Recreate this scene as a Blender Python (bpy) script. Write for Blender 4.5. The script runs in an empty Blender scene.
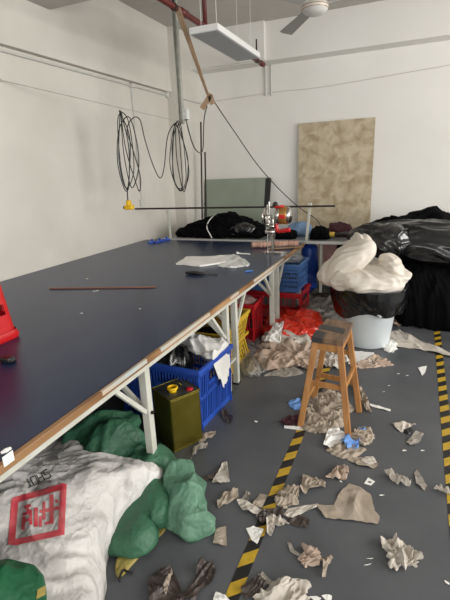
import bpy, bmesh, math, random
from mathutils import Vector, Matrix, noise, Euler
from mathutils.bvhtree import BVHTree
PI = math.pi
S = bpy.context.scene
COL = S.collection
random.seed(7)

# ------------------------------------------------------------------ camera
EYE = Vector((0, 0, 1.6)); FOC = 436.0
YAW, PIT, ROLL = 0.406, 0.288, -0.045
fw = Vector((-math.sin(YAW)*math.cos(PIT), math.cos(YAW)*math.cos(PIT), -math.sin(PIT)))
r0 = Vector((math.cos(YAW), math.sin(YAW), 0)); u0 = r0.cross(fw)
rt = r0*math.cos(ROLL) + u0*math.sin(ROLL)
up = -r0*math.sin(ROLL) + u0*math.cos(ROLL)
cd = bpy.data.cameras.new('camera'); cam = bpy.data.objects.new('camera', cd); COL.objects.link(cam)
m = Matrix((rt, up, -fw)).transposed().to_4x4(); m.translation = EYE
cam.matrix_world = m
cd.sensor_fit = 'VERTICAL'; cd.sensor_height = 36; cd.sensor_width = 27; cd.lens = FOC/600*36
cd.clip_start = .02
S.camera = cam

def at(px, py, x=None, y=None, z=None):
    """a point of the photograph on a wall, floor or table plane, in metres"""
    d = rt*(px-225)/FOC - up*(py-300)/FOC + fw
    if x is not None: t = (x-EYE.x)/d.x
    elif y is not None: t = (y-EYE.y)/d.y
    else: t = (z-EYE.z)/d.z
    return EYE + d*t

# ------------------------------------------------------------------ materials
def mat(name, col, rough=.6, metal=0, col2=None, nscale=6, contrast=(.35, .65), bump=0, bscale=30,
        spec=.5, stretch=(1, 1, 1), trans=0, alpha=1, sheen=0, coat=0, subsurf=0, detail=6, distort=0):
    M = bpy.data.materials.new(name); M.use_nodes = True
    nt = M.node_tree; N = nt.nodes; L = nt.links
    b = N['Principled BSDF']
    b.inputs['Base Color'].default_value = (*col, 1)
    b.inputs['Roughness'].default_value = rough
    b.inputs['Metallic'].default_value = metal
    b.inputs['Specular IOR Level'].default_value = spec
    b.inputs['Alpha'].default_value = alpha
    b.inputs['Transmission Weight'].default_value = trans
    b.inputs['Sheen Weight'].default_value = sheen
    b.inputs['Coat Weight'].default_value = coat
    tc = N.new('ShaderNodeTexCoord'); mp = N.new('ShaderNodeMapping')
    mp.inputs['Scale'].default_value = stretch
    L.new(tc.outputs['Object'], mp.inputs['Vector'])
    if col2 is not None:
        n = N.new('ShaderNodeTexNoise'); n.inputs['Scale'].default_value = nscale; n.inputs['Detail'].default_value = detail
        n.inputs['Distortion'].default_value = distort
        cr = N.new('ShaderNodeValToRGB')
        cr.color_ramp.elements[0].position = contrast[0]; cr.color_ramp.elements[1].position = contrast[1]
        cr.color_ramp.elements[0].color = (*col, 1); cr.color_ramp.elements[1].color = (*col2, 1)
        L.new(mp.outputs[0], n.inputs['Vector']); L.new(n.outputs['Fac'], cr.inputs[0]); L.new(cr.outputs[0], b.inputs['Base Color'])
    if bump:
        n2 = N.new('ShaderNodeTexNoise'); n2.inputs['Scale'].default_value = bscale; n2.inputs['Detail'].default_value = 5
        bp = N.new('ShaderNodeBump'); bp.inputs['Strength'].default_value = bump; bp.inputs['Distance'].default_value = .01
        L.new(mp.outputs[0], n2.inputs['Vector']); L.new(n2.outputs['Fac'], bp.inputs['Height']); L.new(bp.outputs[0], b.inputs['Normal'])
    return M

MT = {}
def defmats():
    d = MT
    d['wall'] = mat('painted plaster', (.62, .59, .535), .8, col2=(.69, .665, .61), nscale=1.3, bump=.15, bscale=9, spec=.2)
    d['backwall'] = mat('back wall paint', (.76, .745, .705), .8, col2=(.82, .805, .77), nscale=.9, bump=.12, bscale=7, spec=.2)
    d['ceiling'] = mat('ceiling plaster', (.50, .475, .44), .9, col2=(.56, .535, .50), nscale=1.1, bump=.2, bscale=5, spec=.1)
    d['floor'] = mat('grey floor paint', (.075, .08, .088), .42, col2=(.115, .12, .128), nscale=2.2, contrast=(.3, .75), bump=.06, bscale=25, spec=.35)
    d['top'] = mat('dark blue laminate', (.008, .020, .062), .28, col2=(.012, .027, .072), nscale=4, spec=.36)
    d['wood_edge'] = mat('worn wooden edging', (.20, .095, .035), .5, col2=(.42, .24, .11), nscale=7, stretch=(1, .25, 1), bump=.2)
    d['edge_wear'] = mat('pale worn edging', (.45, .5, .48), .5, col2=(.55, .42, .30), nscale=9)
    d['cream_metal'] = mat('cream painted steel', (.52, .52, .45), .4, col2=(.60, .60, .54), nscale=10, spec=.5)
    d['galv'] = mat('galvanised steel', (.42, .42, .38), .45, .55, col2=(.58, .57, .52), nscale=12)
    d['dark_metal'] = mat('dark steel', (.035, .028, .025), .4, .6)
    d['chrome'] = mat('polished steel', (.62, .60, .57), .22, 1, col2=(.45, .43, .4), nscale=20)
    d['brass'] = mat('amber motor casing', (.42, .22, .06), .3, .5)
    d['alu'] = mat('aluminium edge', (.62, .62, .60), .35, .4)
    d['greytop'] = mat('grey laminate', (.23, .24, .25), .4)
    d['red_pl'] = mat('red plastic', (.62, .012, .015), .3, col2=(.52, .01, .013), nscale=5, coat=.2)
    d['red_dark'] = mat('crate red plastic', (.50, .012, .02), .4)
    d['blue_pl'] = mat('blue plastic', (.02, .075, .42), .38, col2=(.03, .10, .50), nscale=4)
    d['blue_far'] = mat('blue crate plastic', (.07, .18, .46), .4)
    d['yellow_pl'] = mat('yellow plastic', (.55, .36, .03), .42)
    d['yellow'] = mat('bright yellow plastic', (.80, .50, .0), .35)
    d['black'] = mat('black plastic', (.006, .006, .007), .35)
    d['cable'] = mat('black rubber cable', (.01, .01, .012), .45)
    d['blackbag'] = mat('shiny black film', (.006, .006, .007), .22, bump=.7, bscale=14, spec=.8, stretch=(1, 1, 1.5))
    d['darkbag'] = mat('black bin liner film', (.003, .003, .0035), .2, bump=.5, bscale=30, spec=.6, stretch=(1, 1, .4))
    d['blackcloth'] = mat('black cloth', (.0035, .0035, .004), .95, bump=.5, bscale=40, spec=.08)
    d['whitecloth'] = mat('white cloth', (.80, .79, .76), .85, bump=.3, bscale=40, spec=.2)
    d['creamcloth'] = mat('off white lining cloth', (.60, .55, .475), .7, col2=(.68, .63, .56), nscale=5, bump=.9, bscale=12, spec=.3)
    d['clearbag'] = mat('thin clear film', (.82, .84, .85), .18, trans=.75, alpha=.55, bump=.6, bscale=40)
    d['whitebag'] = mat('white plastic bag', (.78, .79, .78), .35, bump=.5, bscale=30)
    d['weave_white'] = weave('white woven sack', (.55, .53, .51), (.68, .66, .64), .012)
    d['weave_green'] = weave('green woven sack', (.022, .085, .045), (.05, .15, .085), .012)
    d['weave_mint'] = weave('pale green woven sack', (.065, .165, .105), (.15, .29, .20), .012)
    d['weave_dkgreen'] = weave('deep green woven sack', (.008, .08, .032), (.022, .15, .065), .012)
    d['weave_yellow'] = weave('straw woven sack', (.32, .25, .06), (.42, .34, .11), .012)
    d['redprint'] = mat('red print', (.60, .055, .08), .6, col2=(.68, .15, .16), nscale=14)
    d['blackprint'] = mat('black print', (.03, .03, .03), .6)
    d['olive'] = mat('olive gold tin', (.13, .105, .012), .3, .75, col2=(.18, .15, .025), nscale=5)
    d['tintop'] = mat('grimy tin lid', (.07, .07, .05), .45, .5, col2=(.12, .12, .09), nscale=14)
    d['wood'] = mat('orange brown stool wood', (.32, .135, .035), .5, col2=(.46, .22, .07), nscale=5, stretch=(4, 4, .5), bump=.15)
    d['seatwood'] = mat('worn seat wood', (.11, .065, .04), .55, col2=(.24, .15, .09), nscale=8, stretch=(4, .7, 1), bump=.25)
    d['greytape'] = mat('dark grey tape', (.035, .035, .035), .5)
    d['bin'] = mat('cloudy white plastic', (.66, .72, .75), .45, col2=(.72, .77, .79), nscale=6)
    d['scrap'] = mat('beige paper pattern scrap', (.33, .275, .215), .75, col2=(.40, .34, .275), nscale=7, bump=.25, bscale=35, spec=.2)
    d['scrap_lt'] = mat('pale paper scrap', (.48, .435, .375), .75, col2=(.56, .52, .465), nscale=8, bump=.3, bscale=35, spec=.2)
    d['scrap_gr'] = mat('grey beige scrap', (.27, .245, .215), .75, col2=(.33, .30, .265), nscale=8, bump=.2, spec=.2)
    d['scrap_pk'] = mat('pinkish beige cloth', (.38, .285, .225), .85, col2=(.46, .36, .29), nscale=7, bump=.4, bscale=30, spec=.15)
    d['redbag'] = mat('orange red film', (.68, .035, .015), .25, bump=.4, bscale=20, coat=.3)
    d['brownfilm'] = mat('dark brown film', (.04, .028, .024), .4, bump=.4, bscale=20, col2=(.075, .055, .048), nscale=6)
    d['wine'] = mat('dark wine cloth', (.05, .01, .018), .9)
    d['paper'] = mat('white paper', (.84, .83, .80), .7)
    d['bluemask'] = mat('pale blue non woven fabric', (.16, .32, .66), .8)
    d['tapeblack'] = mat('black tape', (.02, .02, .02), .5)
    d['cardboard'] = mat('brown card', (.40, .27, .17), .8)
    d['strap'] = mat('tan packing strap', (.30, .20, .12), .55, col2=(.38, .27, .18), nscale=20)
    d['pink'] = mat('salmon pink rolled cloth', (.50, .27, .20), .85, col2=(.60, .38, .30), nscale=30, bump=.5)
    d['redpipe'] = mat('red oxide paint', (.11, .014, .012), .5)
    d['lampwhite'] = mat('white lamp casing', (.74, .74, .72), .5)
    d['diffuser'] = mat('grey lamp diffuser', (.36, .37, .39), .5)
    d['conduit'] = mat('white conduit', (.60, .59, .55), .5)
    d['greenboard'] = mat('pale green board', (.27, .315, .25), .5, col2=(.30, .345, .28), nscale=2)
    d['marble'] = mat('tan mottled panel', (.36, .285, .175), .6, col2=(.56, .48, .345), nscale=7.0, contrast=(.36, .62), detail=9, distort=.6)
    d['ruler'] = mat('brown ruler wood', (.22, .10, .07), .5)
    d['fan'] = mat('white fan enamel', (.62, .61, .58), .35)
    d['fanblade'] = mat('grey fan blade', (.33, .325, .31), .4)
    d['rubber'] = mat('faded red rubber', (.10, .03, .025), .8)
    d['bluecloth'] = mat('light blue cloth', (.16, .26, .42), .85, bump=.3)
    d['rosecloth'] = mat('dusty rose cloth', (.34, .20, .19), .85, bump=.3)
    d['greycloth'] = mat('grey sacking', (.17, .16, .14), .9, col2=(.24, .225, .20), nscale=8, bump=.4)
    d['frame'] = mat('window frame aluminium', (.6, .6, .6), .4, .5)
    d['glass'] = mat('window glass', (.95, .97, 1), .02, trans=1, alpha=.25)
    d['tapestripe'] = hazard()

def weave(name, a, b, s):
    M = mat(name, a, .5, col2=b, nscale=5, spec=.35, contrast=(.3, .7))
    nt = M.node_tree; N = nt.nodes; L = nt.links
    tc = N.new('ShaderNodeTexCoord')
    n2 = N.new('ShaderNodeTexNoise'); n2.inputs['Scale'].default_value = 5; n2.inputs['Detail'].default_value = 4
    mx = N.new('ShaderNodeVectorMath'); mx.operation = 'MULTIPLY_ADD'; mx.inputs[1].default_value = (.10, .10, .10)
    L.new(tc.outputs['Object'], n2.inputs['Vector']); L.new(n2.outputs['Color'], mx.inputs[0]); L.new(tc.outputs['Object'], mx.inputs[2])
    last = None
    for sc_, st_, ds in ((13, .55, .012), (34, .6, .004)):
        v = N.new('ShaderNodeTexVoronoi'); v.inputs['Scale'].default_value = sc_; v.distance = 'MANHATTAN'
        bp = N.new('ShaderNodeBump'); bp.inputs['Strength'].default_value = st_; bp.inputs['Distance'].default_value = ds
        L.new(mx.outputs[0], v.inputs['Vector']); L.new(v.outputs['Distance'], bp.inputs['Height'])
        if last: L.new(last.outputs[0], bp.inputs['Normal'])
        last = bp
    L.new(last.outputs[0], N['Principled BSDF'].inputs['Normal'])
    return M

def hazard():
    M = bpy.data.materials.new('yellow and black striped tape'); M.use_nodes = True
    nt = M.node_tree; N = nt.nodes; L = nt.links; b = N['Principled BSDF']
    b.inputs['Roughness'].default_value = .45
    tc = N.new('ShaderNodeTexCoord'); sx = N.new('ShaderNodeSeparateXYZ'); L.new(tc.outputs['Object'], sx.inputs[0])
    a = N.new('ShaderNodeMath'); a.operation = 'MULTIPLY_ADD'; a.inputs[1].default_value = -.9
    L.new(sx.outputs['X'], a.inputs[0]); L.new(sx.outputs['Y'], a.inputs[2])
    f = N.new('ShaderNodeMath'); f.operation = 'MULTIPLY'; f.inputs[1].default_value = 1/.148
    L.new(a.outputs[0], f.inputs[0])
    fr = N.new('ShaderNodeMath'); fr.operation = 'FRACT'; L.new(f.outputs[0], fr.inputs[0])
    g = N.new('ShaderNodeMath'); g.operation = 'GREATER_THAN'; g.inputs[1].default_value = .5; L.new(fr.outputs[0], g.inputs[0])
    nz = N.new('ShaderNodeTexNoise'); nz.inputs['Scale'].default_value = 30; nz.inputs['Detail'].default_value = 6
    mx = N.new('ShaderNodeMixRGB'); mx.inputs[1].default_value = (.018, .017, .016, 1); mx.inputs[2].default_value = (.62, .40, .03, 1)
    L.new(g.outputs[0], mx.inputs[0])
    m2 = N.new('ShaderNodeMixRGB'); m2.blend_type = 'MULTIPLY'; m2.inputs[0].default_value = .5
    L.new(tc.outputs['Object'], nz.inputs['Vector']); L.new(mx.outputs[0], m2.inputs[1]); L.new(nz.outputs['Fac'], m2.inputs[2])
    L.new(m2.outputs[0], b.inputs['Base Color'])
    return M
defmats()

# ------------------------------------------------------------------ objects
def obj(name, bm, material, parent=None, smooth=False):
    me = bpy.data.meshes.new(name)
    bmesh.ops.recalc_face_normals(bm, faces=bm.faces[:])
    if parent is not None and parent.parent is None:
        bmesh.ops.translate(bm, verts=bm.verts[:], vec=-parent.location)
    elif parent is not None:
        bmesh.ops.translate(bm, verts=bm.verts[:], vec=-(parent.parent.location+parent.location))
    if smooth:
        for f in bm.faces: f.smooth = True
    bm.to_mesh(me); bm.free()
    me.materials.append(MT[material])
    o = bpy.data.objects.new(name, me); COL.objects.link(o)
    if parent is not None: o.parent = parent
    return o
def tag(o, label, cat, group=None):
    o['label'] = label; o['category'] = cat
    if group: o['group'] = group
    return o
def thing(name, label, cat, loc=(0, 0, 0), group=None):
    o = bpy.data.objects.new(name, None); COL.objects.link(o); o.location = loc
    return tag(o, label, cat, group)
def single(name, bm, material, label, cat, group=None, smooth=False):
    """a thing of one mesh, origin at its lowest centre"""
    xs = [v.co.x for v in bm.verts]; ys = [v.co.y for v in bm.verts]; zs = [v.co.z for v in bm.verts]
    c = Vector(((min(xs)+max(xs))/2, (min(ys)+max(ys))/2, min(zs)))
    bmesh.ops.translate(bm, verts=bm.verts[:], vec=-c)
    o = obj(name, bm, material, None, smooth); o.location = c
    return tag(o, label, cat, group)
def struct(name, bm, material):
    o = obj(name, bm, material); o['kind'] = 'structure'; return o
def copy_thing(o, loc=None, rz=None, label=None):
    r = o.copy(); COL.objects.link(r)
    if loc is not None: r.location = loc
    if rz is not None: r.rotation_euler.z = rz
    if label: r['label'] = label
    for ch in list(o.children):
        c = ch.copy(); COL.objects.link(c); c.parent = r
        for g in ch.children:
            d = g.copy(); COL.objects.link(d); d.parent = c
    return r

# ------------------------------------------------------------------ shapes
def B(): return bmesh.new()
def box(bm, x0, x1, y0, y1, z0, z1, bev=0, M=None):
    r = bmesh.ops.create_cube(bm, size=1); vs = r['verts']
    for v in vs:
        v.co = Vector(((x0+x1)/2+v.co.x*(x1-x0), (y0+y1)/2+v.co.y*(y1-y0), (z0+z1)/2+v.co.z*(z1-z0)))
    if bev:
        es = list({e for v in vs for e in v.link_edges})
        rr = bmesh.ops.bevel(bm, geom=vs+es, offset=bev, segments=2, affect='EDGES', profile=.5)
        vs = list({v for f in rr['faces'] for v in f.verts} | {v for v in vs if v.is_valid})
    if M is not None: bmesh.ops.transform(bm, matrix=M, verts=[v for v in vs if v.is_valid])
    return vs
def beam(bm, a, b, w, t, upv=Vector((0, 0, 1)), bev=.002):
    """rectangular bar from a to b, w wide, t thick"""
    a = Vector(a); b = Vector(b); d = b-a; L = d.length; d.normalize()
    if abs(d.dot(upv)) > .95: upv = Vector((0, 1, 0))
    sx = d.cross(upv).normalized(); sy = sx.cross(d).normalized()
    M = Matrix((sx, d, sy)).transposed().to_4x4(); M.translation = (a+b)/2
    box(bm, -w/2, w/2, -L/2, L/2, -t/2, t/2, bev, M)
def tube(bm, pts, r, segs=8, cap=True, closed=False):
    pts = [Vector(p) for p in pts]; n = len(pts); rings = []
    t0 = None; nx = None
    for i, p in enumerate(pts):
        q0 = pts[(i-1) % n] if closed or i > 0 else p
        q1 = pts[(i+1) % n] if closed or i < n-1 else p
        t = (q1-q0).normalized()
        if nx is None:
            nx = t.orthogonal().normalized()
        else:
            nx = (nx - t*nx.dot(t)); nx = nx.normalized() if nx.length > 1e-6 else t.orthogonal().normalized()
        ny = t.cross(nx)
        rr = r[i] if isinstance(r, (list, tuple)) else r
        rings.append([bm.verts.new(p+(nx*math.cos(a)+ny*math.sin(a))*rr) for a in [2*PI*k/segs for k in range(segs)]])
    for i in range(n if closed else n-1):
        A = rings[i]; C = rings[(i+1) % n]
        for k in range(segs): bm.faces.new((A[k], A[(k+1) % segs], C[(k+1) % segs], C[k]))
    if cap and not closed:
        bm.faces.new(rings[0][::-1]); bm.faces.new(rings[-1])
def spline(P, n=8, closed=False):
    P = [Vector(p) for p in P]; out = []; L = len(P)
    for i in range(L if closed else L-1):
        p0 = P[(i-1) % L] if closed or i > 0 else P[i]; p1 = P[i]; p2 = P[(i+1) % L]
        p3 = P[(i+2) % L] if closed or i+2 < L else p2
        for k in range(n):
            t = k/n
            out.append(.5*((2*p1)+(p2-p0)*t+(2*p0-5*p1+4*p2-p3)*t*t+(3*p1-p0-3*p2+p3)*t**3))
    if not closed: out.append(P[-1])
    return out
def lathe(bm, prof, c=(0, 0, 0), segs=32, axis='Z', cap=True, sq=0):
    """prof: list of (radius, height)"""
    c = Vector(c); rings = []
    for (r, h) in prof:
        ring = []
        for k in range(segs):
            a = 2*PI*k/segs; x, y = r*math.cos(a), r*math.sin(a)
            v = {'Z': Vector((x, y, h)), 'X': Vector((h, x, y)), 'Y': Vector((y, h, x))}[axis]
            ring.append(bm.verts.new(c+v))
        rings.append(ring)
    for A, C in zip(rings, rings[1:]):
        for k in range(segs): bm.faces.new((A[k], A[(k+1) % segs], C[(k+1) % segs], C[k]))
    if cap:
        if prof[0][0] > 1e-5: bm.faces.new(rings[0][::-1])
        if prof[-1][0] > 1e-5: bm.faces.new(rings[-1])
def prism(bm, poly, z0, z1, M=None):
    a = [bm.verts.new((p[0], p[1], z0)) for p in poly]; b = [bm.verts.new((p[0], p[1], z1)) for p in poly]
    bm.faces.new(a[::-1]); bm.faces.new(b)
    n = len(poly)
    for i in range(n): bm.faces.new((a[i], a[(i+1) % n], b[(i+1) % n], b[i]))
    if M is not None: bmesh.ops.transform(bm, matrix=M, verts=a+b)

def ridge(p, sc, st, seed):
    q = Vector((p.x*st[0], p.y*st[1], p.z*st[2]))*sc + Vector((seed*3.1, seed*1.7, seed*.9))
    w = noise.noise_vector(q*.6)*.7
    q = q + w
    n1 = 1-2*abs(noise.noise(q)); n2 = 1-2*abs(noise.noise(q*2.3+Vector((5, 1, 2)))); n3 = noise.noise(q*.45)
    return .55*(n1**3 if n1 > 0 else n1*.4)+.25*n2+.45*n3
_dirs = {}
def crease(p, sc, st, seed):
    """folded-cloth height: sharp ridges and valleys in several directions"""
    q = Vector((p.x*st[0], p.y*st[1], p.z*st[2]))*sc + Vector((seed*3.1, seed*1.7, seed*.9))
    q = q + noise.noise_vector(q*.30)*1.5 + noise.noise_vector(q*.9)*.25
    if seed not in _dirs:
        R_ = random.Random(seed*77+5); L_ = []
        for i in range(6):
            v = Vector((R_.uniform(-1, 1), R_.uniform(-1, 1), R_.uniform(-.6, .6))).normalized(); L_.append((v, (.35, .5, .7, .95, 1.4, 2.1)[i], R_.random()))
        _dirs[seed] = L_
    t = 0
    for i, (v, f, ph) in enumerate(_dirs[seed]):
        x = q.dot(v)*f+ph; tri = abs(2*(x-math.floor(x+.5)))
        w = max(0, min(1, .45+1.1*noise.noise(q*.45+Vector((i*7.3, 2, i)))))
        t += (tri**1.4-.42)*w*(.35/f)**.75
    return t*1.3
def wrinkle(bm, amp, sc, st=(1, 1, 1), seed=0, zmin=None, fn=None):
    ridge = fn or globals()['ridge']
    bmesh.ops.recalc_face_normals(bm, faces=bm.faces[:]); bm.normal_update()
    dd = [(v, v.normal.copy(), ridge(v.co, sc, st, seed)) for v in bm.verts]
    for v, n, d in dd:
        v.co += n*(d*amp)
        if zmin is not None and v.co.z < zmin: v.co.z = zmin+abs(v.co.z-zmin)*.02
def heap(outline, H, bumps=(), c=None, z0=0, rings=36, segs=140, k=.5, amp=.02, sc=6, st=(1, 1, 1), seed=0, sm=True, jag=0, tilt=None, fn=None):
    """cloth or sack pile over a footprint (world xy outline)"""
    P = [Vector((p[0], p[1], 0)) for p in outline]
    ring = spline(P, max(3, segs//len(P)), True) if sm else [P[i].lerp(P[(i+1) % len(P)], t/8) for i in range(len(P)) for t in range(8)]
    c = Vector((c[0], c[1], 0)) if c else sum(P, Vector())/len(P)
    bm = B(); n = len(ring)
    def h(x, y):
        z = H
        for (bx, by, bh, br) in bumps: z += bh*math.exp(-((x-bx)**2+(y-by)**2)/(br*br))
        if tilt: z += tilt[0]*(x-c.x)+tilt[1]*(y-c.y)
        return max(z, .008)
    if jag:
        ring = [c+(q-c)*(1+jag*noise.noise(q*22+Vector((seed, 3, 1)))+jag*.6*noise.noise(q*60)) for q in ring]
    cv = bm.verts.new((c.x, c.y, z0+h(c.x, c.y))); prev = None
    for i in range(1, rings+1):
        t = i/rings*PI/2; s = math.sin(t); zz = max(0, math.cos(t))**k
        cur = []
        for q in ring:
            p = c+(q-c)*s
            cur.append(bm.verts.new((p.x, p.y, z0+h(p.x, p.y)*zz+.001)))
        for j in range(n):
            if prev is None: bm.faces.new((cv, cur[j], cur[(j+1) % n]))
            else: bm.faces.new((prev[j], cur[j], cur[(j+1) % n], prev[(j+1) % n]))
        prev = cur
    bm.faces.new(prev[::-1])
    wrinkle(bm, amp, sc, st, seed, zmin=z0+.001, fn=fn or crease)
    return bm
def blob(c, R, rot=(0, 0, 0), amp=.02, sc=6, st=(1, 1, 1), seed=0, nu=110, nv=60, p=1.0, zmin=None, fn=None):
    bm = B(); c = Vector(c); E = Euler(rot).to_matrix()
    def sg(x): return math.copysign(abs(x)**p, x)
    rows = []
    for i in range(1, nv):
        th = PI*i/nv; row = []
        for j in range(nu):
            ph = 2*PI*j/nu
            row.append(bm.verts.new(c+E@Vector((R[0]*sg(math.sin(th))*sg(math.cos(ph)), R[1]*sg(math.sin(th))*sg(math.sin(ph)), R[2]*sg(math.cos(th))))))
        rows.append(row)
    T = bm.verts.new(c+E@Vector((0, 0, R[2]))); Bo = bm.verts.new(c+E@Vector((0, 0, -R[2])))
    for A, C in zip(rows, rows[1:]):
        for j in range(nu): bm.faces.new((A[j], A[(j+1) % nu], C[(j+1) % nu], C[j]))
    for j in range(nu):
        bm.faces.new((T, rows[0][(j+1) % nu], rows[0][j])); bm.faces.new((Bo, rows[-1][j], rows[-1][(j+1) % nu]))
    wrinkle(bm, amp, sc, st, seed, zmin, fn=fn)
    return bm
def sheet(poly, z0=.0, amp=.006, sc=14, seed=0, thick=.0012, lift=None, rings=9, curl=0):
    """a scrap of paper or cloth lying down: outline in world xy, crumpled, with real thickness"""
    P = [Vector((p[0], p[1], 0)) for p in poly]; c = sum(P, Vector())/len(P)
    ring = []
    for i in range(len(P)):
        a, b = P[i], P[(i+1) % len(P)]
        for t in range(7): ring.append(a.lerp(b, t/7))
    ring = [q+(q-c)*.04*noise.noise(q*40) for q in ring]
    bm = B(); n = len(ring); tops = []; size = max((q-c).length for q in ring)
    def zz(p, s):
        r = crease(p, sc*2.2, (1, 1, 1), seed)
        z = amp*(.8+r*1.8) + curl*(s**3)*max(0, noise.noise(p*9+Vector((seed, 0, 0))))*size
        if lift: z += lift[2]*math.exp(-((p.x-lift[0])**2+(p.y-lift[1])**2)/.01)
        return z0+max(.0015, z)
    for lay in (0, 1):
        off = thick if lay == 0 else 0
        cv = bm.verts.new((c.x, c.y, zz(c, 0)+off)); prev = None
        for i in range(1, rings+1):
            s = i/rings
            cur = [bm.verts.new((*(c+(q-c)*s).xy, zz(c+(q-c)*s, s)+off)) for q in ring]
            for j in range(n):
                f = (cv, cur[j], cur[(j+1) % n]) if prev is None else (prev[j], cur[j], cur[(j+1) % n], prev[(j+1) % n])
                bm.faces.new(f if lay == 0 else f[::-1])
            prev = cur
        tops.append(prev)
    for j in range(n): bm.faces.new((tops[0][j], tops[1][j], tops[1][(j+1) % n], tops[0][(j+1) % n]))
    return bm
def fl(pts, z=0):
    return [at(a, b, z=z).xy for a, b in pts]

# ================================================================== the room
W, BK, CE = -3.3, 6.7, 3.5          # left wall, back wall, ceiling
RX, FY = 4.4, -3.2                   # right wall and the wall behind
def slab(name, x0, x1, y0, y1, z0, z1, m):
    b = B(); box(b, x0, x1, y0, y1, z0, z1); return struct(name, b, m)
slab('floor', W-.2, RX+.2, FY-.2, BK+.2, -.12, 0, 'floor')
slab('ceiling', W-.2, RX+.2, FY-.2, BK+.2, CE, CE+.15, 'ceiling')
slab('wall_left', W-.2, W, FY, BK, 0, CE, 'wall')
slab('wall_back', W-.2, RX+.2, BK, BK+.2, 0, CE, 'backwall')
# right wall with two windows
b = B()
box(b, RX, RX+.2, FY, BK, 0, .95); box(b, RX, RX+.2, FY, BK, 2.75, CE)
for a, c in ((FY, -1.4), (1.6, 2.2), (5.4, BK)): box(b, RX, RX+.2, a, c, .95, 2.75)
struct('wall_right', b, 'wall')
b = B()
box(b, W-.2, RX+.2, FY-.2, FY, 0, .95); box(b, W-.2, RX+.2, FY-.2, FY, 2.75, CE)
for a, c in ((W-.2, -2.3), (2.7, RX+.2)): box(b, a, c, FY-.2, FY, .95, 2.75)
struct('wall_front', b, 'wall')
def window(n, axis, a, c):
    b = B()
    def bx(u0, u1, z0, z1):
        if axis == 'y': box(b, RX+.06, RX+.12, u0, u1, z0, z1)
        else: box(b, u0, u1, FY-.12, FY-.06, z0, z1)
    bx(a, c, .95, 1.0); bx(a, c, 2.7, 2.75)
    k = 3
    for i in range(k+1):
        u = a+(c-a-.05)*i/k; bx(u, u+.05, 1.0, 2.7)
    w = struct('window_%d' % n, b, 'frame')
window(1, 'y', -1.4, 1.6); window(2, 'y', 2.2, 5.4); window(3, 'x', -2.3, 2.7)
# concrete beams, column in the corner
b = B(); box(b, W, W+.075, FY, 5.95, 2.69, CE); struct('trim_1', b, 'wall')            # beam on the left wall
b = B(); box(b, W, RX, 6.42, BK, 3.025, CE); struct('trim_2', b, 'backwall')            # beam on the back wall
b = B(); box(b, W, W+.18, 5.93, BK, 0, CE); struct('trim_3', b, 'wall')                 # corner column
b = B(); box(b, W+.075, RX, 3.40, 3.69, 3.10, CE)
o = struct('trim_4', b, 'ceiling')
b = B(); box(b, W+.18, -1.99, 6.36, 6.42, 3.035, CE); struct('trim_5', b, 'backwall')

# ================================================================== lights
w = bpy.data.worlds.new('sky'); S.world = w; w.use_nodes = True
bg = w.node_tree.nodes['Background']; bg.inputs[0].default_value = (.82, .90, 1, 1); bg.inputs[1].default_value = 1.0
def area(name, loc, rot, sx, sy, e, col=(1, .97, .92)):
    l = bpy.data.lights.new(name, 'AREA'); l.shape = 'RECTANGLE'; l.size = sx; l.size_y = sy; l.energy = e; l.color = col
    o = bpy.data.objects.new(name, l); COL.objects.link(o); o.location = loc; o.rotation_euler = rot
area('daylight_window_a', (RX-.02, .1, 1.85), (0, PI/2, 0), 1.7, 2.9, 95)
area('daylight_window_b', (RX-.02, 3.8, 1.85), (0, PI/2, 0), 1.7, 3.1, 150)
area('daylight_window_c', (.2, FY+.02, 1.85), (PI/2, 0, 0), 4.9, 1.7, 75)
S.view_settings.view_transform = 'Standard'; S.view_settings.look = 'None'
S.view_settings.exposure = .5; S.view_settings.gamma = 1

# ================================================================== cutting table
EX = -1.13; TZ = .75
tb = thing('cutting_table', 'long dark blue topped cutting table on cream steel legs along the left wall', 'table', (EX, 2.9, 0))
b = B(); box(b, W+.01, EX-.012, -1.2, 5.04, TZ-.028, TZ, .002); obj('tabletop', b, 'top', tb)
b = B(); box(b, EX-.011, EX+.012, -1.2, 5.04, TZ-.03, TZ+.001, .003); o = obj('edge_strip', b, 'wood_edge', tb); o['label'] = 'worn brown wooden edging'
for y0, y1 in ((1.28, 1.62), (1.75, 2.35), (2.7, 2.86), (3.2, 4.1)):
    b = B(); box(b, EX-.0005, EX+.0135, y0, y1, TZ-.018, TZ+.0022, .001)
    o = obj('edge_tape', b, 'edge_wear', tb); o['label'] = 'pale tape on the wooden edging'
b = B(); box(b, EX-.045, EX-.012, -1.1, 5.0, TZ-.07, TZ-.031, .002)
box(b, W+.2, W+.24, -1.1, 5.0, TZ-.07, TZ-.031, .002)
for y in (.4, 1.65, 2.7, 2.87, 3.85, 4.02, 4.95): box(b, W+.24, EX-.045, y-.018, y+.018, TZ-.07, TZ-.031, .002)
obj('frame', b, 'cream_metal', tb)
for y in (.40, 1.65, 2.70, 2.87, 3.85, 4.02, 4.95):
    for x in (EX-.035, W+.22):
        b = B(); box(b, x-.021, x+.021, y-.021, y+.021, .004, TZ-.071, .003); obj('leg', b, 'cream_metal', tb)
        b = B(); box(b, x-.026, x+.026, y-.026, y+.026, 0, .012, .003); obj('foot', b, 'black', tb)
for y, s in ((1.65, -1), (2.70, -1), (3.85, -1), (2.87, 1), (4.02, 1), (4.95, -1)):
    b = B(); beam(b, (EX-.035, y+s*.022, TZ-.30), (EX-.035, y+s*.24, TZ-.068), .022, .022, Vector((1, 0, 0))); obj('brace', b, 'cream_metal', tb)
    b = B(); beam(b, (EX-.055, y, TZ-.30), (EX-.30, y, TZ-.07), .022, .022); obj('brace', b, 'cream_metal', tb)
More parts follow.
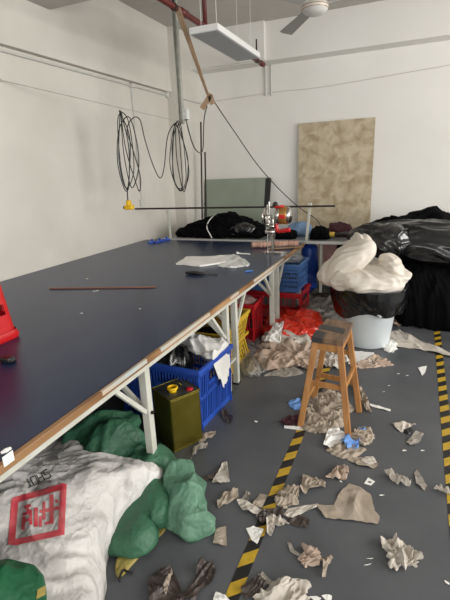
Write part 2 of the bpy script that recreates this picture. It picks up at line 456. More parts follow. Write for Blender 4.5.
for y in (2.70, 3.85): 
    b = B(); beam(b, (EX-.035, y+.022, .22), (EX-.035, y+.15, .22), .02, .02); obj('stretcher', b, 'cream_metal', tb)
b = B(); lathe(b, [(.009, 0), (.009, .012)], (EX-.013, 1.65, TZ-.31), 12, 'X'); obj('bolt', b, 'dark_metal', tb)

# second table behind, across the end
t2 = thing('side_table', 'low grey worktable with pale metal edge running along the back wall', 'table', (-1.5, 5.6, 0))
T2Z = .76
b = B(); box(b, -3.08, 1.6, 5.135, 5.95, T2Z-.03, T2Z-.004, .002); obj('tabletop', b, 'greytop', t2)
b = B(); box(b, -3.08, 1.6, 5.11, 5.134, T2Z-.034, T2Z, .002); o = obj('edge_strip', b, 'alu', t2); o['label'] = 'pale metal edge'
for x in (-3.0, -.95, .6, 1.5):
    for y in (5.18, 5.9):
        b = B(); box(b, x-.016, x+.016, y-.016, y+.016, 0, T2Z-.035, .002); obj('leg', b, 'cream_metal', t2)
b = B(); box(b, -.98, 1.55, 5.2, 5.9, .24, .26, .002); o = obj('shelf', b, 'greytop', t2); 

# ================================================================== end rail with clamps
ra, rb = at(127, 209, y=4.85), at(335, 206, y=5.13)
rl = thing('guide_rail', 'long dark steel rail on two cream posts above the far table end', 'rail', ((ra.x+rb.x)/2, 5.0, TZ))
b = B(); tube(b, [ra, rb], .011, 10); obj('rail_bar', b, 'dark_metal', rl)
for pa, pb, yy in (((168, 212), (170.5, 237), 5.12), ((310, 205), (306.5, 237), 5.14)):
    A = at(*pa, y=yy); 
    Bp = at(*pb, y=yy); Bp.z = T2Z+.001
    b = B(); beam(b, Bp, A, .03, .02, Vector((0, 1, 0))); box(b, A.x-.02, A.x+.02, A.y-.02, A.y+.02, A.z-.02, A.z+.025, .003)
    obj('clamp_post', b, 'cream_metal', rl)

# ================================================================== cloth cutting machine
mx, my = -1.47, 4.42
mp = at(273, 253, z=TZ); mx, my = mp.x, mp.y
cm = thing('cloth_cutting_machine', 'chrome upright knife cloth cutter with amber motor and red handles on the table', 'cutting machine', (mx, my, TZ))
b = B(); prism(b, [(mx-.10, my-.05), (mx+.10, my-.06), (mx+.16, my-.02), (mx+.10, my+.05), (mx-.10, my+.05)], TZ+.004, TZ+.012)
for dx in (-.08, .08):
    for dy in (-.035, .035): lathe(b, [(.008, 0), (.008, .004)], (mx+dx, my+dy, TZ), 10)
obj('base_plate', b, 'chrome', cm)
b = B(); box(b, mx-.012, mx+.012, my-.02, my+.02, TZ+.012, TZ+.36, .003); obj('upright', b, 'chrome', cm)
b = B(); tube(b, [(mx-.055, my, TZ+.012), (mx-.055, my, TZ+.50)], .006, 10); tube(b, [(mx-.028, my-.02, TZ+.22), (mx-.028, my-.02, TZ+.53)], .008, 10); obj('guide_rod', b, 'chrome', cm)
b = B(); box(b, mx-.075, mx+.03, my-.035, my+.035, TZ+.205, TZ+.24, .006)
box(b, mx-.07, mx-.01, my-.04, my+.04, TZ+.24, TZ+.40, .012); box(b, mx-.005, mx+.03, my-.045, my+.03, TZ+.26, TZ+.37, .01)
lathe(b, [(.018, 0), (.018, .05)], (mx-.04, my-.06, TZ+.30), 14, 'Y'); lathe(b, [(.022, 0), (.022, .04)], (mx+.012, my-.07, TZ+.285), 14, 'Y')
lathe(b, [(.014, 0), (.014, .03)], (mx-.01, my-.07, TZ+.36), 14, 'Y')
obj('gear_housing', b, 'chrome', cm, True)
b = B(); lathe(b, [(.03, -.008), (.085, -.006), (.088, 0), (.085, .006), (.03, .008)], (mx-.085, my, TZ+.38), 28, 'X'); obj('sharpening_wheel', b, 'chrome', cm, True)
b = B(); lathe(b, [(.06, 0), (.082, .012), (.088, .03), (.088, .05)], (mx+.035, my, TZ+.39), 28, 'X')
for i in range(8):
    a = 2*PI*i/8; lathe(b, [(.008, 0), (.008, .01)], (mx+.033, my+.055*math.sin(a), TZ+.39+.055*math.cos(a)), 8, 'X')
obj('motor_flange', b, 'chrome', cm, True)
b = B(); lathe(b, [(.086, 0), (.09, .012), (.09, .07), (.085, .075)], (mx+.086, my, TZ+.39), 28, 'X'); mo = obj('motor', b, 'brass', cm, True); mo['label'] = 'amber motor casing'
b = B(); box(b, mx+.092, mx+.155, my-.096, my-.06, TZ+.365, TZ+.405, .004); o = obj('name_plate', b, 'red_pl', mo); o['label'] = 'red plate'
b = B(); lathe(b, [(.086, 0), (.086, .012), (.075, .03), (.04, .042), (0.001, .044)], (mx+.162, my, TZ+.39), 28, 'X'); obj('motor_cap', b, 'chrome', cm, True)
b = B(); tube(b, spline([(mx+.04, my, TZ+.30), (mx+.055, my-.01, TZ+.235), (mx+.10, my-.02, TZ+.235), (mx+.19, my-.03, TZ+.25)], 6), [.02]*12+[.022]*7, 12); o = obj('grip_handle', b, 'red_pl', cm, True); o['label'] = 'red pistol grip'
b = B(); tube(b, [(mx+.03, my-.03, TZ+.475), (mx+.13, my-.03, TZ+.485)], .013, 12); box(b, mx+.04, mx+.07, my-.03, my, TZ+.45, TZ+.475, .004); o = obj('lift_lever', b, 'red_pl', cm, True); o['label'] = 'red lever'
b = B(); lathe(b, [(.026, 0), (.03, .02), (.018, .04), (.012, .045)], (mx+.03, my, TZ+.48), 16); obj('top_knob', b, 'dark_metal', cm, True)

# ================================================================== things leaning at the back wall
def leaning(name, x0, x1, zb, zt, yb, yt, th, m, label, cat, dxl=0):
    b = B(); vs = []
    P = [(x0, yb, zb), (x1, yb, zb), (x1+dxl, yt, zt), (x0+dxl, yt, zt)]
    f = [b.verts.new(p) for p in P]; g = [b.verts.new((p[0], p[1]+th, p[2])) for p in P]
    b.faces.new(f); b.faces.new(g[::-1])
    for i in range(4): b.faces.new((f[i], g[i], g[(i+1) % 4], f[(i+1) % 4]))
    return single(name, b, m, label, cat)
leaning('green_board', -3.08, -2.0, 0, 1.475, 6.40, 6.60, .02, 'greenboard', 'pale green flat board leaning on the back wall behind the black bundle', 'board')
leaning('fabric_board', -1.58, -.53, 0, 2.205, 6.60, 6.655, .02, 'marble', 'tall tan mottled panel standing against the white back wall', 'panel')
tp = at(274.5, 178, y=6.30)
leaning('dark_batten', -2.05, -1.97, 0, tp.z, 6.12, 6.30, .03, 'black', 'upright black batten beside the pale green board', 'batten', dxl=.07)
for (px, py, lb) in ((200.8, 122, 'longer thin dark pole leaning in the corner left of the green board'), (205.0, 152, 'shorter thin pole leaning in the corner against the green board')):
    A = at(px, py, y=6.30); Bt = at(px+3.3, 236, y=6.22); Bt.z = 0; Bt.y = 6.1
    b = B(); tube(b, [Bt, A], .013, 8); single('pole', b, 'dark_metal', lb, 'pole')

# ================================================================== hanging things
post_b = at(182, 124, y=4.5); post_t = at(177, 0, y=4.5)
b = B()
for dx in (-.022, .022): box(b, post_b.x+dx-.003, post_b.x+dx+.003, 4.48, 4.52, post_b.z, CE-.001)
box(b, post_b.x-.02, post_b.x+.02, 4.514, 4.52, post_b.z, CE-.001)
hp = thing('hanging_post', 'galvanised steel channel hanging from the ceiling over the table', 'post', (post_b.x, 4.5, post_b.z))
obj('channel', b, 'galv', hp)
b = B(); box(b, post_b.x-.06, post_b.x+.06, 4.46, 4.54, CE-.012, CE-.0005, .002); obj('ceiling_plate', b, 'galv', hp)
sc = at(186, 114, y=4.5)
so = thing('socket_box', 'small white power socket box on the foot of the hanging post', 'socket', (sc.x, 4.5, sc.z-.06))
b = B(); box(b, post_b.x+.024, post_b.x+.085, 4.475, 4.53, sc.z-.055, sc.z+.055, .005); obj('box_body', b, 'lampwhite', so)
for k in (-1, 1):
    b = B(); box(b, post_b.x+.04, post_b.x+.068, 4.471, 4.475, sc.z+k*.026-.014, sc.z+k*.026+.014, .001); obj('outlet', b, 'conduit', so)
# wire the cord hangs from
wa = Vector((post_b.x, 4.5, post_b.z+.02)); wb = at(0, 80, x=W+.02); 
wfar = wa+(wb-wa)*1.0
b = B(); tube(b, [wa, wb], .0035, 6); tube(b, [wb+Vector((-.02, 0, 0)), wb+Vector((.012, 0, 0))], .012, 8)
single('hanging_wire', b, 'galv', 'thin steel wire strung from the left wall to the hanging post', 'wire')
def wirey(px):
    lo, hi = 0., 1.
    for _ in range(40):
        mid = (lo+hi)/2; P = wa.lerp(wb, mid); v = P-EYE; x = 225+FOC*v.dot(rt)/v.dot(fw)
        if x > px: lo = mid
        else: hi = mid
    return wa.lerp(wb, lo)
y1 = wirey(128).y; y2 = wirey(172).y
def P_(px, py, y): return at(px, py, y=y)
path = []
# first coil: narrow hanging loops
L1 = [((120, 114), (119, 160), (126, 188), (134, 168), (128, 120)), ((118, 118), (121, 168), (128, 190), (129, 150), (122, 116)),
      ((121, 115), (124, 155), (132, 188), (139, 160), (130, 118)), ((119, 130), (118, 165), (127, 191), (130, 140), (120, 113))]
cp = []
yy = y1-.03
for L in L1:
    for (a, c) in L: cp.append(P_(a, c, yy)); yy += .005
cp += [P_(a, c, y1+.06) for a, c in ((121, 116), (126, 150), (137, 186), (140, 190), (140, 175), (133, 150), (127, 130), (133, 118), (140, 120))]
n = 9
dr = [(145, 140), (153, 165), (160, 178), (164, 168), (167, 140), (171, 128)]
for i, (a, c) in enumerate(dr): cp.append(P_(a, c, y1+(y2-y1)*(i+1)/7))
L2 = [((176, 125), (172, 150), (176, 186), (186, 180), (181, 126)), ((174, 128), (170, 165), (180, 191), (189, 172), (180, 128)),
      ((176, 126), (177, 160), (184, 192), (188, 160), (177, 126)), ((174, 130), (173, 175), (182, 189), (180, 145), (178, 126))]
yy = y2-.03
for L in L2:
    for (a, c) in L: cp.append(P_(a, c, yy)); yy += .005
cp += [P_(a, c, 4.53) for a, c in ((180, 124), (183, 121), (186, 120))]
co = thing('power_cord', 'long black power cord looped in two hanging coils with a yellow connector', 'cord', cp[0])
b = B(); tube(b, spline(cp, 7), .0052, 6); obj('cable', b, 'cable', co, True)
e0 = P_(127, 188, y1); e1 = P_(128, 203, y1)
b = B(); tube(b, [e0, e1], .0065, 6); obj('cable_tail', b, 'cable', co, True)
b = B()
yc = P_(129, 207, y1)
box(b, yc.x-.045, yc.x+.05, yc.y-.03, yc.y+.03, yc.z-.028, yc.z+.022, .01); box(b, yc.x-.02, yc.x+.02, yc.y-.025, yc.y+.025, yc.z+.015, yc.z+.07, .008)
o = obj('connector', b, 'yellow', co); o['label'] = 'yellow connector'
b = B(); box(b, yc.x-.062, yc.x-.046, yc.y-.02, yc.y+.02, yc.z-.02, yc.z+.012, .003); obj('socket_face', b, 'black', o)
b = B(); tube(b, spline([P_(186, 119, 4.47), P_(189, 132, 4.5), P_(194, 147, 4.7), P_(200, 153, 5.1), P_(203, 148, 5.5), P_(204, 120, 5.0), P_(207, 106, 4.4)], 8), .0065, 6)
single('feed_cable', b, 'cable', 'black cable sagging from the socket box to the card tags', 'cable', smooth=True)
# strap with tags
s0 = at(176, 8, y=3.75); s1 = at(208, 95, y=4.3)
stp = thing('packing_strap', 'twisted tan packing strap hanging slanted from the red pipe', 'strap', s1)
b = B(); beam(b, s0, s1, .028, .006, Vector((0, 1, 0)), 0); beam(b, s0+Vector((.03, 0, 0)), s1+Vector((0, .01, 0)), .018, .006, Vector((0, 1, 0)), 0); obj('strap_band', b, 'strap', stp)
b = B()
for (a, c) in (((205.5, 103), (202, 109)), ((209.5, 95), (213, 104)), ((211, 94), (206, 103))):
    beam(b, at(*a, y=4.29), at(*c, y=4.29), .055, .006, Vector((0, 1, 0)), 0)
o = obj('card_tag', b, 'cardboard', stp)
b = B(); tube(b, spline([at(211, 97, y=4.3), at(232, 128, y=4.5), at(257, 164, y=4.8), at(280, 190, y=5.1), at(300, 208, y=5.3), at(317, 220, y=5.4), at(323, 232, y=5.42)], 8), .0055, 6)
single('drop_cable', b, 'cable', 'black cable running slantwise from the card tags down to the side table', 'cable', smooth=True)

# lamp panel
lz = 2.72
c4 = [at(194, 36, z=lz), at(219, 28, z=lz), at(261, 61, z=lz), at(231, 60, z=lz)]
lx0, lx1 = (c4[0].x+c4[3].x)/2, (c4[1].x+c4[2].x)/2; ly0, ly1 = (c4[0].y+c4[1].y)/2, (c4[2].y+c4[3].y)/2
lamp = thing('panel_lamp', 'flat rectangular white ceiling panel lamp hanging on thin wires, switched off', 'lamp', ((lx0+lx1)/2, (ly0+ly1)/2, lz))
b = B(); box(b, lx0, lx1, ly0, ly1, lz+.004, lz+.055, .003); obj('casing', b, 'lampwhite', lamp)
b = B(); box(b, lx0+.015, lx1-.015, ly0+.015, ly1-.015, lz, lz+.003); obj('diffuser', b, 'diffuser', lamp)
for x in (lx0+.06, lx1-.06):
    for y in (ly0+.12, ly1-.12):
        b = B(); tube(b, [(x, y, lz+.055), (x, y, CE-.001)], .0025, 5); obj('hanging_wire', b, 'lampwhite', lamp)
# red pipe
pz = 2.93
pa, pb = at(168, 0, z=pz), at(264.5, 66, z=pz)
px_ = (pa.x+pb.x)/2-.01
pp = thing('sprinkler_pipe', 'dark red fire pipe hung under the ceiling above the lamp', 'pipe', (px_, 4, pz))
b = B(); tube(b, [(px_, 1.5, pz), (px_, 6.15, pz)], .026, 14); obj('pipe_run', b, 'redpipe', pp, True)
for c0, c1 in ((6.06, 6.17), (3.84, 3.95)):
    b = B(); tube(b, [(px_, c0, pz), (px_, c1, pz)], .033, 14); obj('coupling', b, 'redpipe', pp, True)
dp = 4.35
b = B(); tube(b, [(px_, dp, pz), (px_, dp, CE-.001)], .022, 12); obj('riser', b, 'redpipe', pp, True)
for y in (3.72, 5.9):
    b = B(); tube(b, [(px_, y, pz+.026), (px_, y, CE-.001 if y < 5 else pz+.24)], .010, 8); lathe(b, [(.032, -.012), (.032, .012)], (px_, y, pz), 14, 'Y'); obj('hanger', b, 'dark_metal', pp)

# fan
fz = 2.98; fc = at(315, 8, z=fz)
fan = thing('ceiling_fan', 'white three bladed ceiling fan at the top edge of the photo', 'fan', fc)
b = B(); lathe(b, [(.001, -.055), (.06, -.055), (.085, -.045), (.115, -.02), (.12, 0), (.118, .03), (.09, .05), (.05, .062), (.001, .064)], fc, 36); obj('motor_housing', b, 'fan', fan, True)
b = B()
for h in (-.012, .012): lathe(b, [(.1195, h-.003), (.1225, h), (.1195, h+.003)], fc, 36, cap=False)
obj('trim_ring', b, 'brass', fan, True)
b = B(); tube(b, [(fc.x, fc.y, fz+.06), (fc.x, fc.y, CE-.001)], .012, 12); lathe(b, [(.05, CE-.07-fz), (.06, CE-.002-fz)], fc, 20); obj('down_rod', b, 'fan', fan, True)
tipp = at(285, 33, z=fz+.02); bl = math.atan2(tipp.y-fc.y, tipp.x-fc.x); blen = (tipp-fc).length
for k in range(3):
    a = bl+2*PI*k/3; Mx = Matrix.Translation(fc)@Matrix.Rotation(a, 4, 'Z')@Matrix.Rotation(.20, 4, 'X')
    b = B(); prism(b, [(.16, -.05), (blen, -.075), (blen+.02, .02), (blen, .065), (.16, .045)], .018, .022, Mx)
    bb = obj('blade', b, 'fanblade', fan)
    b = B(); prism(b, [(.09, -.02), (.22, -.03), (.22, .03), (.09, .02)], .023, .028, Mx); obj('blade_bracket', b, 'fan', bb)

# conduits
b = B(); tube(b, [(W+.02, -1, 2.655), (W+.02, 5.92, 2.655), ], .012, 8)
box(b, W, W+.045, 5.0, 5.06, 2.63, 2.68, .003); box(b, W, W+.045, 5.86, 5.92, 2.62, 2.69, .003)
single('wall_conduit', b, 'conduit', 'thin white conduit running under the beam on the left wall', 'conduit')
vc = at(131, 92, x=W)
b = B(); tube(b, [(W+.012, vc.y, 1.28), (W+.012, vc.y, 2.64)], .010, 8); box(b, W, W+.03, vc.y-.05, vc.y+.05, 1.2, 1.29, .004)
single('socket_drop', b, 'conduit', 'vertical white conduit with a small box on the left wall behind the coiled cord', 'conduit')
b = B(); box(b, W+.18, W+.215, 6.0, BK, 2.60, 2.63, .003); single('column_conduit', b, 'conduit', 'short white trunking on the corner column', 'conduit')
b = B()
for px in (265.5, 271):
    a = at(px, 75, y=BK-.02); tube(b, [(a.x, BK-.016, 2.62), (a.x, BK-.016, 3.02)], .012, 8)
single('back_conduit', b, 'conduit', 'pair of short white conduits dropping from the beam on the back wall', 'conduit')
b = B(); tube(b, spline([(-3.1, BK-.012, 2.62), (-2.0, BK-.012, 2.66), (-1.2, BK-.012, 2.66), (.3, BK-.012, 2.74), (2, BK-.012, 2.8)], 6), .005, 5)
single('wall_wire', b, 'conduit', 'thin white wire stapled across the back wall below the beam', 'wire')

# ================================================================== crates
def crate(name, label, L, Wd, H, m, loc, rz, nbar=16, rows=2, group=None, taper=.02, diag=False, hand=True):
    t = thing(name, label, 'crate', (0, 0, 0), group)
    b = B(); 
    for (x0, x1, y0, y1) in ((-L/2-.012, L/2+.012, -Wd/2-.012, -Wd/2+.01), (-L/2-.012, L/2+.012, Wd/2-.01, Wd/2+.012), (-L/2-.012, -L/2+.01, -Wd/2+.01, Wd/2-.01), (L/2-.01, L/2+.012, -Wd/2+.01, Wd/2-.01)):
        box(b, x0, x1, y0, y1, H-.03, H, .003)
    obj('rim', b, m, t)
    b = B(); box(b, -L/2+taper, L/2-taper, -Wd/2+taper, Wd/2-taper, 0, .012); obj('base', b, m, t)
    def side(length, M, nb, long):
        b = B(); h0, h1 = .0, H-.03
        box(b, -length/2, length/2, -.003, .003, h0, .045)
        zs = [.045+(h1-.045)*i/rows for i in range(rows+1)]
        for z in zs[1:-1]: box(b, -length/2, length/2, -.003, .003, z-.012, z+.012)
        box(b, -length/2, length/2, -.003, .003, h1-.025, h1+.002)
        if diag:
            n = nb
            for i in range(-3, n+3):
                u = -length/2+length*i/n
                for s in (-1, 1):
                    a = Vector((u, 0, .045)); c = Vector((u+s*(h1-.07)*.6, 0, h1-.02))
                    if abs(a.x) <= length/2 and abs(c.x) <= length/2: beam(b, a, c, .017, .005, Vector((0, 1, 0)), 0)
        else:
            for i in range(nb+1):
                u = -length/2+.012+(length-.024)*i/nb
                wid = .0075 if i % 4 else .013
                if i in (0, nb): wid = .016
                if hand and not long and abs(u) < length*.2:
                    box(b, u-wid/2, u+wid/2, -.003, .003, .045, h1-.10)
                else: box(b, u-wid/2, u+wid/2, -.003, .003, .045, h1)
            if hand and not long: box(b, -length*.25, length*.25, -.007, .007, h1-.115, h1-.10)
        bmesh.ops.transform(b, matrix=M, verts=b.verts[:])
        obj('side_panel', b, m, t)
    tl = math.atan2(taper, H)
    side(L-.0, Matrix.Translation((0, -Wd/2+taper, 0))@Matrix.Rotation(tl, 4, 'X'), nbar, True)
    side(L-.0, Matrix.Translation((0, Wd/2-taper, 0))@Matrix.Rotation(-tl, 4, 'X'), nbar, True)
    side(Wd, Matrix.Translation((L/2-taper, 0, 0))@Matrix.Rotation(tl, 4, 'Y')@Matrix.Rotation(PI/2, 4, 'Z'), int(nbar*Wd/L+.5), False)
    side(Wd, Matrix.Translation((-L/2+taper, 0, 0))@Matrix.Rotation(-tl, 4, 'Y')@Matrix.Rotation(PI/2, 4, 'Z'), int(nbar*Wd/L+.5), False)
    t.location = loc; t.rotation_euler = (0, 0, rz)
    return t
crate('plastic_crate', 'large blue slotted plastic crate filled with black bag and white cloth, beside the oil tin', .64, .46, .43, 'blue_pl', (-1.435, 2.42, 0), math.radians(-4), 26, 2)
crate('plastic_crate', 'yellow lattice plastic basket between the blue crate and the red crates',   .50, .64, .44, 'yellow_pl', (-1.49, 3.07, 0), 0, 11, 2, diag=True, hand=False)
crate('plastic_crate', 'nearer red crate with torn rim beside the yellow basket', .42, .34, .40, 'red_dark', (-1.50, 3.80, 0), math.radians(4), 6, 1, hand=False)
crate('plastic_crate', 'farther red crate carrying the film covered blue crate', .66, .44, .33, 'red_dark', (-1.33, 4.56, 0), 0, 8, 1)
crate('plastic_crate', 'blue mesh crate under clear film, standing on the farther red crate', .62, .42, .30, 'blue_far', (-1.33, 4.56, .335), 0, 16, 5)
b = blob((-1.33, 4.56, .67), (.30, .20, .055), amp=.02, sc=9, seed=4)
single('clear_film', b, 'clearbag', 'crumpled clear film heaped on top of the farther blue crate', 'plastic film', smooth=True)
b = blob((-1.48, 3.80, .36), (.17, .13, .07), amp=.03, sc=9, seed=14)
single('cloth_bundle', b, 'rosecloth', 'grey pink cloth stuffed in the nearer red crate', 'cloth', smooth=True)
b = blob((-1.52, 3.10, .18), (.19, .22, .14), amp=.03, sc=9, seed=15)
single('cloth_bundle', b, 'blackcloth', 'dark cloth inside the yellow lattice basket', 'cloth', smooth=True)

# contents of the near blue crate
b = blob((-1.50, 2.36, .37), (.21, .15, .14), amp=.03, sc=8, seed=3)
single('black_bag', b, 'blackbag', 'black plastic bag bulging out of the blue slotted crate', 'bag', smooth=True)
b = heap([(-1.66, 2.60), (-1.45, 2.63), (-1.14, 2.63), (-1.06, 2.55), (-1.05, 2.42), (-1.14, 2.36), (-1.30, 2.42), (-1.45, 2.52)], .045, bumps=[(-1.35, 2.56, .05, .08)], z0=.425, amp=.035, sc=16, seed=8, k=.5, rings=50, segs=160)
for v in b.verts:                                   # hangs down over the crate's outer rim
    if v.co.x > -1.115: v.co.z -= (v.co.x+1.115)*3.2; v.co.x = -1.115+(v.co.x+1.115)*.5
single('white_cloth', b, 'whitecloth', 'white cloth draped over the right rim of the blue slotted crate', 'cloth', smooth=True)

# oil tin
tin = thing('oil_tin', 'square olive gold metal tin with yellow cap standing by the blue crate', 'tin', (-1.24, 2.065, 0))
def TM(b):
    bmesh.ops.transform(b, matrix=Matrix.Translation((-1.24, 2.065, 0))@Matrix.Rotation(math.radians(-29), 4, 'Z')@Matrix.Scale(.92, 4, (1, 0, 0))@Matrix.Scale(.92, 4, (0, 1, 0)), verts=b.verts[:]); return b
b = B(); box(b, -.115, .115, -.115, .115, .004, .345, .010); obj('tin_body', TM(b), 'olive', tin)
for z in (.0, .338): 
    b = B(); box(b, -.118, .118, -.118, -.111, z, z+.012, .002); box(b, -.118, .118, .111, .118, z, z+.012, .002); box(b, -.118, -.111, -.111, .111, z, z+.012, .002); box(b, .111, .118, -.111, .111, z, z+.012, .002); bmesh.ops.remove_doubles(b, verts=b.verts[:], dist=.0001)
    obj('seam', TM(b), 'olive', tin)
b = B(); box(b, -.110, .110, -.110, .110, .3455, .347); obj('tin_lid', TM(b), 'tintop', tin)
b = B(); 
rg = [Vector((.02+.030*math.cos(a), -.035+.030*math.sin(a), .372)) for a in [2*PI*i/24 for i in range(24)]]
tube(b, rg, .0075, 8, closed=True); lathe(b, [(.026, .347), (.026, .366)], (.02, -.035, 0), 20); o = obj('cap', TM(b), 'yellow', tin, True); o['label'] = 'yellow ring cap'
b = B(); lathe(b, [(.022, .347), (.022, .357), (.016, .360)], (.075, .06, 0), 20); o = obj('spout_plug', TM(b), 'red_dark', tin, True); o['label'] = 'red spout plug'
b = B(); tube(b, spline([(-.06, .0, .348), (-.05, .01, .365), (-.02, .04, .365), (-.01, .05, .348)], 6), .004, 6); obj('handle', TM(b), 'olive', tin, True)

# red plastic bag, heaps by the red crates
b = heap(fl([(262, 333), (276, 322), (300, 322), (322, 330), (322, 339), (300, 345), (275, 345)]), .17, bumps=[(-.86, 4.12, .08, .12)], amp=.04, sc=15, seed=21)
single('red_bag', b, 'redbag', 'shiny red plastic bag lying beside the red crates', 'bag', smooth=True)
b = heap(fl([(240, 350), (250, 341), (262, 342), (268, 352), (264, 372), (250, 378), (241, 372)]), .05, amp=.035, sc=22, seed=31)
single('clear_bag', b, 'clearbag', 'crumpled grey clear bag on the floor by the table leg', 'bag', smooth=True)
b = heap(fl([(255, 360), (262, 345), (280, 340), (302, 341), (318, 350), (325, 364), (312, 370), (290, 367), (268, 372)]), .05, amp=.042, sc=15, seed=5, jag=.10, rings=50, segs=220, bumps=[(-1.05, 3.75, .03, .15)])
single('beige_cloth', b, 'scrap_pk', 'wide crumpled beige cloth heap on the floor before the red bag', 'cloth', smooth=True)
b = heap(fl([(262, 345), (268, 333), (285, 330), (306, 336), (312, 345), (296, 350), (275, 350)]), .11, amp=.04, sc=14, seed=12)
single('printed_sheet', b, 'scrap_lt', 'pale crumpled sheet on top behind the beige cloth heap', 'cloth', smooth=True)
b = sheet([p for p in fl([(264, 344), (274, 326), (284, 324), (280, 345)], .14)], .16, .01, 8, 3)
single('paper_sheet', b, 'paper', 'upright white sheet of paper against the red crate', 'paper')
b = heap(fl([(300, 318), (306, 298), (330, 292), (350, 300), (345, 322), (322, 330)]), .10, amp=.05, sc=14, seed=41)
single('grey_sacking', b, 'greycloth', 'grey brown sacking heap on the floor left of the white bin', 'sack', smooth=True)

# ================================================================== white bin
bc = Vector((-.30, 4.02, 0))
bn = thing('waste_bin', 'round cloudy white plastic bin lined with a black bag', 'bin', bc)
b = B(); lathe(b, [(.001, .004), (.185, .0), (.198, .012), (.262, .52), (.272, .525), (.272, .535), (.258, .535), (.19, .03), (.001, .02)], bc, 48, cap=False); obj('bin_body', b, 'bin', bn, True)
b = B(); segs = 120; rows = 26; R_ = []
for i in range(rows+1):
    z = .57-.25*i/rows; row = []
    for k in range(segs):
        a = 2*PI*k/segs
        zz = z-(.03*math.sin(a*2+1)+.02*math.sin(5*a))*i/rows
        r = .207+.105*zz/.52+.018+.010*math.sin(i/rows*PI)
        p = Vector((math.cos(a)*r, math.sin(a)*r, zz))
        r += .022*crease(p, 16, (1, 1, .8), 2)*(.3+.7*i/rows)
        row.append(b.verts.new(bc+Vector((math.cos(a)*r, math.sin(a)*r, zz))))
    R_.append(row)
ins = [b.verts.new(bc+Vector((math.cos(2*PI*k/segs)*.235, math.sin(2*PI*k/segs)*.235, .50))) for k in range(segs)]
R_.insert(0, ins)
for A, C in zip(R_, R_[1:]):
    for k in range(segs): b.faces.new((A[k], A[(k+1) % segs], C[(k+1) % segs], C[k]))
b.faces.new(ins)
o = obj('liner', b, 'darkbag', bn, True); o['label'] = 'black bag folded over the rim'
# cloth in the bin
b = blob((bc.x-.02, bc.y-.03, .63), (.355, .34, .12), rot=(0, math.radians(-2), 0), amp=.038, sc=8, st=(1, 1, 1.6), seed=6, nu=190, nv=100, p=.85, fn=crease)
me_ = bpy.data.meshes.new('t')
for (c_, r_, ro, sd_) in (((bc.x-.20, bc.y-.04, .76), (.29, .22, .13), (0, math.radians(-38), .1), 9), ((bc.x-.13, bc.y+.10, .86), (.17, .14, .12), (0, math.radians(-45), 0), 10), ((bc.x+.17, bc.y-.02, .74), (.12, .18, .10), (0, math.radians(35), .2), 19)):
    b2 = blob(c_, r_, rot=ro, amp=.032, sc=8, seed=sd_, nu=170, nv=90, fn=crease)
    b2.to_mesh(me_); b.from_mesh(me_); b2.free()
bpy.data.meshes.remove(me_)
single('lining_cloth', b, 'creamcloth', 'billowing off white cloth overflowing the top of the white bin', 'cloth', smooth=True)

# ================================================================== black heap on the right
b = heap([(-.05, 4.62), (.15, 4.52), (.42, 4.50), (.75, 4.52), (1.1, 4.7), (1.2, 5.3), (.9, 5.09), (.3, 5.09), (-.1, 5.05)], .62, bumps=[(-.02, 4.88, .14, .25)], k=.35, amp=.05, sc=7, st=(1.6, 1.6, .35), seed=17, rings=50, segs=200)
single('black_fabric_pile', b, 'blackcloth', 'tall heap of black fabric spilling to the floor under the shiny black bag', 'fabric', smooth=True)
b = blob((.24, 4.86, .80), (.84, .33, .20), rot=(0, math.radians(3), math.radians(-8)), amp=.045, sc=3.2, st=(.7, 1.6, 1.6), seed=23, nu=180, nv=90, p=.9)
b2 = blob((-.17, 4.60, .86), (.20, .17, .16), rot=(0, 0, .3), amp=.06, sc=5, seed=26)
me_ = bpy.data.meshes.new('t'); b2.to_mesh(me_); b.from_mesh(me_); b2.free(); bpy.data.meshes.remove(me_)
single('large_black_bag', b, 'blackbag', 'huge shiny black plastic bag lying across the fabric behind the bin', 'bag', smooth=True)
b = heap([(-.55, 5.5), (-.2, 5.25), (.4, 5.2), (1.2, 5.25), (1.55, 5.5), (1.5, 5.9), (.6, 5.93), (-.3, 5.9)], .22, bumps=[(-.15, 5.6, .03, .2), (.2, 5.6, .12, .2)], z0=T2Z, amp=.06, sc=8, seed=33, k=.5)
single('black_fabric_pile', b, 'blackcloth', 'black clothes piled on the side table against the back wall, right of the tan panel', 'fabric', smooth=True)
bo = thing('bottle', 'dark bottle with orange cap at the right edge of the photo', 'bottle', (.62, 4.30, 0))
b = B(); lathe(b, [(.03, 0), (.034, .01), (.034, .13), (.014, .17), (.014, .18)], (.62, 4.30, 0), 20); obj('bottle_body', b, 'black', bo, True)
b = B(); lathe(b, [(.018, .18), (.018, .215)], (.62, 4.30, 0), 20); obj('cap', b, 'yellow', bo, True)

# bundle on the side table, left
pc = at(212, 240, z=T2Z)
b = heap([(-2.95, 5.32), (-2.6, 5.2), (-2.2, 5.18), (-1.80, 5.2), (-1.72, 5.4), (-1.85, 5.75), (-2.4, 5.85), (-2.85, 5.6)], .16, bumps=[(-2.3, 5.5, .13, .35)], z0=T2Z, amp=.05, sc=12, seed=44)
bd = single('black_bundle', b, 'blackcloth', 'black cloth bundle on the side table before the green board', 'bundle', smooth=True)
b = blob((-1.98, 5.27, T2Z+.10), (.18, .08, .09), amp=.025, sc=9, seed=45)
single('film_wrap', b, 'blackbag', 'shiny dark film crumpled on the right end of the black bundle', 'plastic film', smooth=True)
b = B(); tube(b, spline([(-2.40, 5.38, T2Z+.285), (-2.43, 5.24, T2Z+.22), (-2.43, 5.165, T2Z+.14), (-2.38, 5.14, T2Z+.06), (-2.36, 5.15, T2Z+.008)], 6), .007, 6)
single('white_tie', b, 'whitecloth', 'white cord tied over the black bundle', 'cord', smooth=True)

